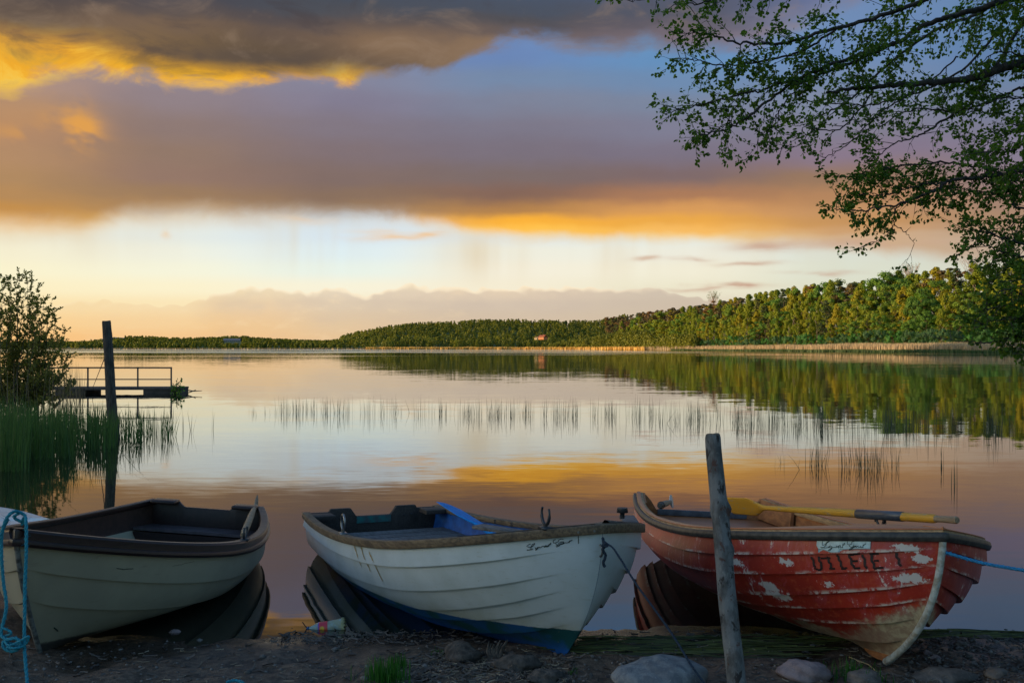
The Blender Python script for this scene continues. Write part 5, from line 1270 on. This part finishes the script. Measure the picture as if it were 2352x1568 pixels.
# small bush growing on the end of the jetty and driftwood beside it
e = empty('small_bush', at(404, 893, 37.4), label='small leafy sprig growing at the end of the jetty', cat='bush'); e_loc = Vector(e.location); wood_ = MB(); LEAF = []
for _ in range(16):
    p = at(403+rng.uniform(-10, 8), 906, 37.3); t = at(rng.uniform(388, 424), rng.uniform(868, 900), 37.3+rng.uniform(-.3, .3)); wood_.tube([p-e_loc, p.lerp(t, .5)+Vector((0, 0, .1))-e_loc, t-e_loc], [.02, .015, .006], 4)
    for _ in range(7): LEAF.append((p.lerp(t, rng.uniform(.5, 1)), Vector((rng.gauss(0, 1), rng.gauss(0, 1), rng.gauss(0, 1)))))
wood_.build('stems', bark, e); C = np.array([tuple(q[0]-e_loc) for q in LEAF]); D_ = np.array([tuple(q[1]) for q in LEAF]); n = len(C)
V, F, T = leaf_mesh(C, D_, nr.uniform(.08, .16, n), nr.uniform(.05, .08, n), nr.uniform(0, 1, n)); fastmesh('foliage', V, F, M_alder, e, tint=T)
mb = MB(); mb.tube([at(410, 893, 37.2), at(425, 895, 37.1), at(445, 898, 37.0), at(464, 897, 37)], [.03, .025, .02, .01], 5); mb.tube([at(428, 903, 37), at(440, 899, 37), at(450, 895, 37)], [.02, .02, .012], 5)
mb.build('branch', bark, label='thin dead branch sticking out from the end of the jetty', cat='branch')

# ------------------------------------------------------------------ far buildings
def house(name, px, py, Y, w, h, dpt, wall, roofc, label, wins=4, rh=1.8):
    p = at(px, py, Y); e = empty(name, p, (0, 0, -.75 if px > 1000 else .1), label=label, cat='house')
    mb = MB(); mb.box((0, 0, h/2), (w, dpt, h)); wl = mb.build('wall', wall, e, smooth=False)
    mb = MB(); V = [(x, y, h+z) for x in (-w/2-.4, w/2+.4) for y, z in ((-dpt/2-.5, -.2), (0, rh), (dpt/2+.5, -.2), (0, rh-.3))]; mb.add(V, [(0, 4, 5, 1), (1, 5, 6, 2), (0, 1, 2, 3), (4, 7, 6, 5), (0, 3, 7, 4), (3, 2, 6, 7)]); r_ = mb.build('roof', roofc, e, smooth=False)
    mb = MB(); mb.box((w*.2, 0, h+rh+.1), (.7, .7, 1.2)); mb.build('chimney', roofc, r_, smooth=False)
    for i in range(wins):
        mb = MB(); mb.box((-w/2+w*(i+.5)/wins, -dpt/2-.03, h*.55), (w/wins*.42, .06, h*.35)); mb.build('window', M_darkmetal, wl, smooth=False)
house('house', 1247, 780, 1190, 8.5, 3.2, 7, plain('orange_wall', (.62, .22, .07), .8), plain('red_roof', (.40, .12, .06), .8), 'orange red house below the wooded far hill', 3, 2.4)
house('house', 1233, 780, 1205, 4.5, 2.2, 4, plain('pale_wall', (.55, .42, .22), .8), plain('pale_roof', (.35, .22, .12), .8), 'small yellow shed left of the orange red house', 2, 1.2)
house('house', 533, 786.5, 1480, 24, 3.4, 10, plain('grey_wall', (.30, .30, .28), .8), plain('slate_roof', (.16, .17, .19), .8), 'long pale grey building on the far left shore', 8, 2.6)
mb = MB(); p = at(1042, 752, 1600); mb.tube([p, p+Vector((0, 0, 10.5))], [.5, .35], 6); mb.build('radio_mast', plain('mast_paint', (.30, .18, .15), .6), label='thin radio mast on top of the far hill', cat='mast')

# ------------------------------------------------------------------ shore: stones, grass, litter
def gp(px, py):
    """the point of the beach seen at a pixel"""
    lo, hi = 2.0, 9.0
    for _ in range(18):
        md = (lo+hi)/2; p = at(px, py, md)
        if p.z > hz(p.x, md): lo = md
        else: hi = md
    return at(px, py, (lo+hi)/2)
def stone(px, py, sx, sy, sz, mat, label, seed, sink=.35, rot=0., group='stones on the shore', name='stone'):
    p = gp(px, py); bm = 28; A = []
    rs = random.Random(seed); ph = [rs.uniform(0, 6.28) for _ in range(12)]
    for i in range(bm+1):
        th = pi*i/bm; row = []
        for j in range(44):
            fi = 2*pi*j/44; d_ = Vector((math.sin(th)*math.cos(fi), math.sin(th)*math.sin(fi), math.cos(th)))
            r = 1+.10*math.sin(d_.x*3+ph[0])*math.cos(d_.y*3+ph[1])+.07*math.sin(d_.z*5+ph[2]+d_.x*4)+.035*math.sin(d_.x*9+ph[3])*math.sin(d_.y*8+ph[4])*math.sin(d_.z*9+ph[5])+.02*math.sin(d_.x*17+ph[6]+d_.z*13)
            r *= 1-.10*max(0, d_.z-.75)
            row.append((d_.x*r*sx, d_.y*r*sy, (d_.z*r+1-2*sink)*sz))
        A.append(row)
    mb = MB(); mb.gridmesh(np.array(A), 0, closed=True)
    o = mb.build(name, mat, label=label, cat='stone', group=group); o.location = p; o.rotation_euler = (0, 0, rot); return o
def rock_mat(name, a, b, c):
    m = newmat(name); o = coord(); f = noise(o, 14, 7, .7); g = noise(o, 55, 5, .65); h_ = noise(o, 5, 4, .6)
    q = mix(sstep(f, .4, .6), a, b); q = mix(sstep(g, .58, .7)*.6, q, c); q = mix(sstep(h_, .5, .65)*.4, q, tuple(x*.5 for x in b)); finish(bsdf(q, .85, 0, .3, bump(f*.6+g*.4, .7, .012))); return m
R1 = rock_mat('grey_granite', (.22, .22, .22), (.12, .125, .135), (.36, .35, .34)); R2 = rock_mat('pink_granite', (.30, .22, .21), (.20, .15, .15), (.38, .31, .30)); R3 = rock_mat('brown_stone', (.17, .14, .12), (.10, .085, .075), (.25, .22, .2))
stone(1512, 1594, .215, .17, .118, R1, 'large grey boulder by the bottom edge, left of the near post', 3, .30, .3)
stone(1850, 1552, .125, .10, .060, R2, 'flat pinkish stone right of the near post', 5, .35, .1)
stone(1985, 1566, .085, .08, .045, R3, 'small brown stone beside the pinkish one', 8, .35, .5)
stone(2170, 1560, .16, .09, .045, R3, 'low dark stone near the bottom right corner', 12, .4, .2)
stone(2290, 1552, .06, .05, .035, R3, 'fist sized stone in the bottom right corner', 15, .4, .2)
stone(2208, 1480, .035, .03, .018, R3, 'little pebble at the right shoreline', 17, .4)
stone(2262, 1466, .045, .035, .02, R3, 'flat pebble by the green reed litter at the right', 19, .4)
stone(2148, 1512, .028, .022, .018, R2, 'light pebble under the red boat bow, farther right', 21, .4)
stone(402, 1455, .036, .03, .02, R2, 'pale pebble in the mud beside the grey green boat', 23, .3)
stone(2130, 1500, .022, .02, .015, R2, 'smallest light pebble right of the red bow', 25, .4)
# grass tufts
M_grass = mat_leaf('shore_grass', (.05, .20, .025), (.03, .11, .015), trans=.35)
def tuft(px, py, n, h, spread, label, lean=.5, w=.0038):
    p = gp(px, py); e = []
    P_ = np.stack([nr.normal(0, spread, n), nr.normal(0, spread*.6, n), 0*nr.random(n)-.01], 1); P_[:, 2] = height(P_[:, 0]+p.x, P_[:, 1]+p.y)-p.z-.01
    V, F, T = blades(P_, nr.uniform(.4, 1, n)*h, np.full(n, w), lean*h, nr.uniform(0, 1, n), 5, .7)
    o = fastmesh('grass_tuft', V, F, M_grass, tint=T, label=label, cat='grass tuft', group='grass tufts on the shore'); o.location = p; return o
tuft(886, 1562, 300, .12, .05, 'bright green grass tuft below the middle of the white boat')
tuft(912, 1532, 90, .085, .03, 'shorter grass tuft just behind the bright green one')
tuft(1010, 1500, 50, .035, .03, 'mossy green patch under the white boat keel')
tuft(1318, 1548, 26, .05, .012, 'tiny green sprout beside the white boat bow')
tuft(1945, 1558, 60, .12, .05, 'thin grass blades growing over the pinkish stone', .8, .006)
tuft(1995, 1562, 46, .10, .045, 'thin grass blades beside the small brown stone', .8, .006)
# washed up reeds, chips and straw
def litter(name, n, areas, ln, w, mt, label, zoff=.004, tilt=.12, align=None, wf=1.0):
    V = []; F = []; T = []; b = 0
    for i in range(n):
        a = rng.choices(areas, [q[4] for q in areas])[0]; px = rng.uniform(a[0], a[1]); py = rng.uniform(a[2], a[3]); p = gp(px, py)
        if p.y > 6.4 or (align and p.z < .004): continue
        l_ = rng.uniform(*ln); th = rng.gauss(align[0], align[1]) if align else rng.uniform(0, pi); d_ = Vector((math.cos(th), math.sin(th), rng.gauss(0, tilt))); s_ = Vector((-math.sin(th), math.cos(th), rng.gauss(0, .6))).normalized()*rng.uniform(*w)*.5; u_ = Vector((0, 0, rng.uniform(*w)*.5))
        k = 4; bd = rng.gauss(0, .12 if align is None else .035)*l_
        for j in range(k+1):
            t = j/k-.5; c = p+d_*l_*t+s_.normalized()*bd*(1-4*t*t)
            c.z = max(c.z, hz(c.x, c.y))+zoff
            V += [c-s_, c+u_, c+s_]
        for j in range(k):
            o = b+3*j; F += [(o, o+3, o+4, o+1), (o+1, o+4, o+5, o+2)]
        b += 3*(k+1); T += [rng.random()]*(3*(k+1))
    return fastmesh(name, [tuple(v_) for v_ in V], F, mt, tint=T, kind='stuff', label=label)
M_straw = mat_leaf('straw', (.42, .33, .22), (.20, .14, .09), trans=.05); M_wetreed = mat_leaf('wet_green_reed', (.16, .17, .05), (.030, .040, .018), trans=.1); M_chip = mat_leaf('dark_debris', (.14, .11, .09), (.05, .04, .035), trans=0.)
litter('reed_litter', 300, [(1330, 1900, 1462, 1496, 3), (1400, 1800, 1478, 1508, 1), (2120, 2400, 1432, 1462, 3)], (.15, .55), (.005, .010), M_wetreed, 'green washed up reed leaves along the waterline', .005, .006, (0, .10))
litter('straw_litter', 420, [(905, 1300, 1515, 1570, 6), (990, 1280, 1480, 1520, 2), (300, 900, 1490, 1570, 1.2), (1650, 2352, 1490, 1570, 1.5), (1330, 1900, 1460, 1490, 1)], (.015, .065), (.002, .006), M_straw, 'pale straw and wood chips scattered on the mud', .006, .15)
litter('dark_debris', 1500, [(905, 1320, 1500, 1570, 6), (640, 1100, 1440, 1480, 3), (620, 2352, 1450, 1480, 2), (0, 2352, 1480, 1568, 4), (2000, 2352, 1460, 1568, 2)], (.015, .07), (.004, .013), M_chip, 'dark crumbs of bark and rotten reed on the shore', .004, .3)
mb = MB(); p0 = gp(1845, 1480); mb.tube([gp(1950, 1512)+Vector((0, 0, .01)), gp(1995, 1532)+Vector((0, 0, .015)), gp(2030, 1560)+Vector((0, 0, .01))], [.0022, .003, .002], 5)
mb.build('straw_stalk', plain('straw_yellow', (.50, .36, .18), .7), label='single long yellow straw in front of the red boat bow', cat='straw')
def gravel(name, n, areas, rs_, mt, label):
    th = np.array([[0, 0, 1], [.9, 0, .3], [.28, .85, .3], [-.73, .53, .3], [-.73, -.53, .3], [.28, -.85, .3], [.6, .4, -.5], [-.5, .6, -.5], [-.5, -.6, -.5], [.6, -.5, -.5]]); F0 = [(0, 1, 2), (0, 2, 3), (0, 3, 4), (0, 4, 5), (0, 5, 1), (1, 6, 2), (2, 7, 3), (3, 8, 4), (4, 8, 5), (5, 9, 1), (6, 1, 9), (2, 6, 7), (3, 7, 8), (5, 8, 9)]
    V = []; F = []; T = []
    for i in range(n):
        a = rng.choices(areas, [q[4] for q in areas])[0]; p = gp(rng.uniform(a[0], a[1]), rng.uniform(a[2], a[3]))
        if p.y > 6.15: continue
        r = rng.uniform(*rs_)*(2.2 if rng.random() < .05 else 1); A = rng.uniform(0, 6.28); q = th*nr.uniform(.75, 1.25, th.shape)*np.array([r*rng.uniform(.9, 1.5), r, r*rng.uniform(.5, .8)])
        q = np.stack([q[:, 0]*math.cos(A)-q[:, 1]*math.sin(A), q[:, 0]*math.sin(A)+q[:, 1]*math.cos(A), q[:, 2]], 1)+np.array(tuple(p))+np.array([0, 0, r*.15])
        b = len(V); V += [tuple(v_) for v_ in q]; F += [(b+x, b+y, b+z) for x, y, z in F0]; T += [rng.random()]*10
    return fastmesh(name, V, F, mt, tint=T, smooth=True, kind='stuff', label=label)
m = newmat('gravel'); t_ = attr('tint'); finish(bsdf(mix(noise(coord(), 60, 3), mix(t_, (.09, .08, .07), (.26, .23, .21)), mix(t_, (.05, .045, .04), (.16, .14, .13))), .8, 0, .3))
gravel('gravel', 1500, [(2080, 2400, 1450, 1568, 5), (1340, 2352, 1480, 1568, 3), (0, 1330, 1470, 1568, 3), (2120, 2352, 1436, 1470, 1)], (.003, .011), m, 'small gravel and grit scattered over the muddy shore')
# crumpled root and clods under the white boat
def clod(px, py, sx, sz, label, seed, mat, name='clod'):
    return stone(px, py, sx, sx*.7, sz, mat, label, seed, .35, rng.uniform(0, 3), 'clods of earth on the shore', name)
M_mud = mat_basic('dry_clod', (.11, .09, .075), (.045, .038, .032), 22, .95, 1.0, .02)
clod(1060, 1512, .13, .06, 'broad clod of earth below the white boat keel', 31, M_mud)['category'] = 'clod'
clod(1190, 1530, .12, .045, 'clod of earth next to the white boat bow', 33, M_mud)['category'] = 'clod'
clod(1255, 1560, .10, .04, 'clod of earth at the bottom edge left of the boulder', 35, M_mud)['category'] = 'clod'
mb = MB(); p = gp(1135, 1512)
for i in range(9):
    a = rng.uniform(-.7, .7); q = Vector((rng.uniform(-.03, .03), 0, 0)); mb.tube([p+q, p+q+Vector((a*.03, .0, .04)), p+q+Vector((a*.05+.02, rng.uniform(-.01, .01), rng.uniform(.06, .10)))], [.012, .009, .003], 6)
mb.build('root_stub', M_mud, label='upright broken root stub under the white boat bow', cat='root')
mb = rope(ppl([(520, 1566, 4.62), (535, 1562, 4.64), (548, 1563, 4.64), (560, 1568, 4.6)]), .007, 0, 0, fuzz=50); mb.build('rope_scrap', M_teal, label='short teal rope scrap at the bottom edge', cat='rope')

# ------------------------------------------------------------------ torn plastic bottle
pA, pB = gp(706, 1448)+Vector((0, 0, .012)), gp(792, 1447)+Vector((0, 0, .035)); q = (pB-pA).to_track_quat('X', 'Z'); Ln = (pB-pA).length
e = empty('plastic_bottle', pA, q.to_euler(), label='torn plastic drink bottle with red label lying at the waterline', cat='bottle')
prof = [(0.0, .010), (.06, .010), (.10, .014), (.22, .026), (.34, .035), (.52, .037), (.70, .038), (.86, .041), (.95, .043), (1.0, .040)]
def lathe(a, b, out=0., n=26, crump=.06, jag=0.):
    A = []
    for x in np.linspace(a, b, 14):
        r = float(np.interp(x, [p_[0] for p_ in prof], [p_[1] for p_ in prof]))+out
        A.append([(x*Ln+(jag*math.sin(j*2.7)*Ln if x > b-.01 else 0), r*(1+crump*math.sin(3*t+x*9)+crump*.5*math.sin(5*t-x*17))*math.cos(t), .9*r*(1+crump*math.cos(4*t+x*8))*math.sin(t)) for j, t in enumerate(np.linspace(0, 2*pi, n, endpoint=False))])
    return A
m = newmat('cloudy_plastic'); f = noise(coord(), 30, 4, .6); finish(bsdf(mix(sstep(f, .4, .6), (.42, .42, .28), (.40, .50, .46)), .25, 0, .5, bump(f, .4, .003), **{'Transmission Weight': .25}))
mb = MB(); mb.gridmesh(np.array(lathe(0, .92)), 0, closed=True); mb.build('body', m, e)
mb = MB(); mb.gridmesh(np.array(lathe(.92, 1.0, .003, crump=.10, jag=.05)), 0, closed=True); mb.build('torn_rim', plain('crumpled_plastic', (.38, .36, .18), .4), e)
m = newmat('label_print'); ox, oy, oz = sep(coord()); d1 = M('SQRT', (ox-.42*Ln)*(ox-.42*Ln)+(oz-.002)*(oz-.002)); d2 = M('SQRT', (ox-.40*Ln)*(ox-.40*Ln)+(oz+.012)*(oz+.012))
c = mix(sstep(oz, -.03, .025), (.60, .12, .02), (.62, .03, .06)); c = mix(1-sstep(d1, .011, .014), c, (.70, .38, .02)); c = mix(1-sstep(d2, .007, .008), c, (.25, .03, .03)); c = mix(1-sstep(d2, .0025, .0032), c, (.75, .6, .5)); c = mix(1-sstep(ox, .325*Ln, .33*Ln), c, (.06, .05, .45)); finish(bsdf(c, .35))
mb = MB(); mb.gridmesh(np.array(lathe(.30, .56, .0012)), 0, closed=True); mb.build('label', m, e)
mb = MB(); mb.tube([(-.002, 0, 0), (-.002, 0, 0), (.05*Ln, 0, 0), (.05*Ln, 0, 0)], [.008, .013, .013, .010], 14); mb.build('cap', plain('blue_cap', (.01, .09, .25), .4), e)
mb = MB(); mb.tube([pA, pA+Vector((-.012, -.01, .022)), pA+Vector((-.028, -.012, .045))], [.0035, .003, .003], 6); mb.build('twig', bark, label='short dark twig sticking up beside the bottle cap', cat='twig')

# unseen trees added on the right to darken that side of the boats
for i, (x, y, h, lb) in enumerate(((8.8, 3.2, 8.5, 'unseen shade tree right of the viewer, nearest the boats'), (13.5, 6.5, 9, 'unseen shade tree farther along the bank on the right'))):
    plant('alder_tree', 'alder', (x, y, hz(x, y)-.1), h, 1.5, label=lb, cat='tree', group='unseen shade trees added on the right')
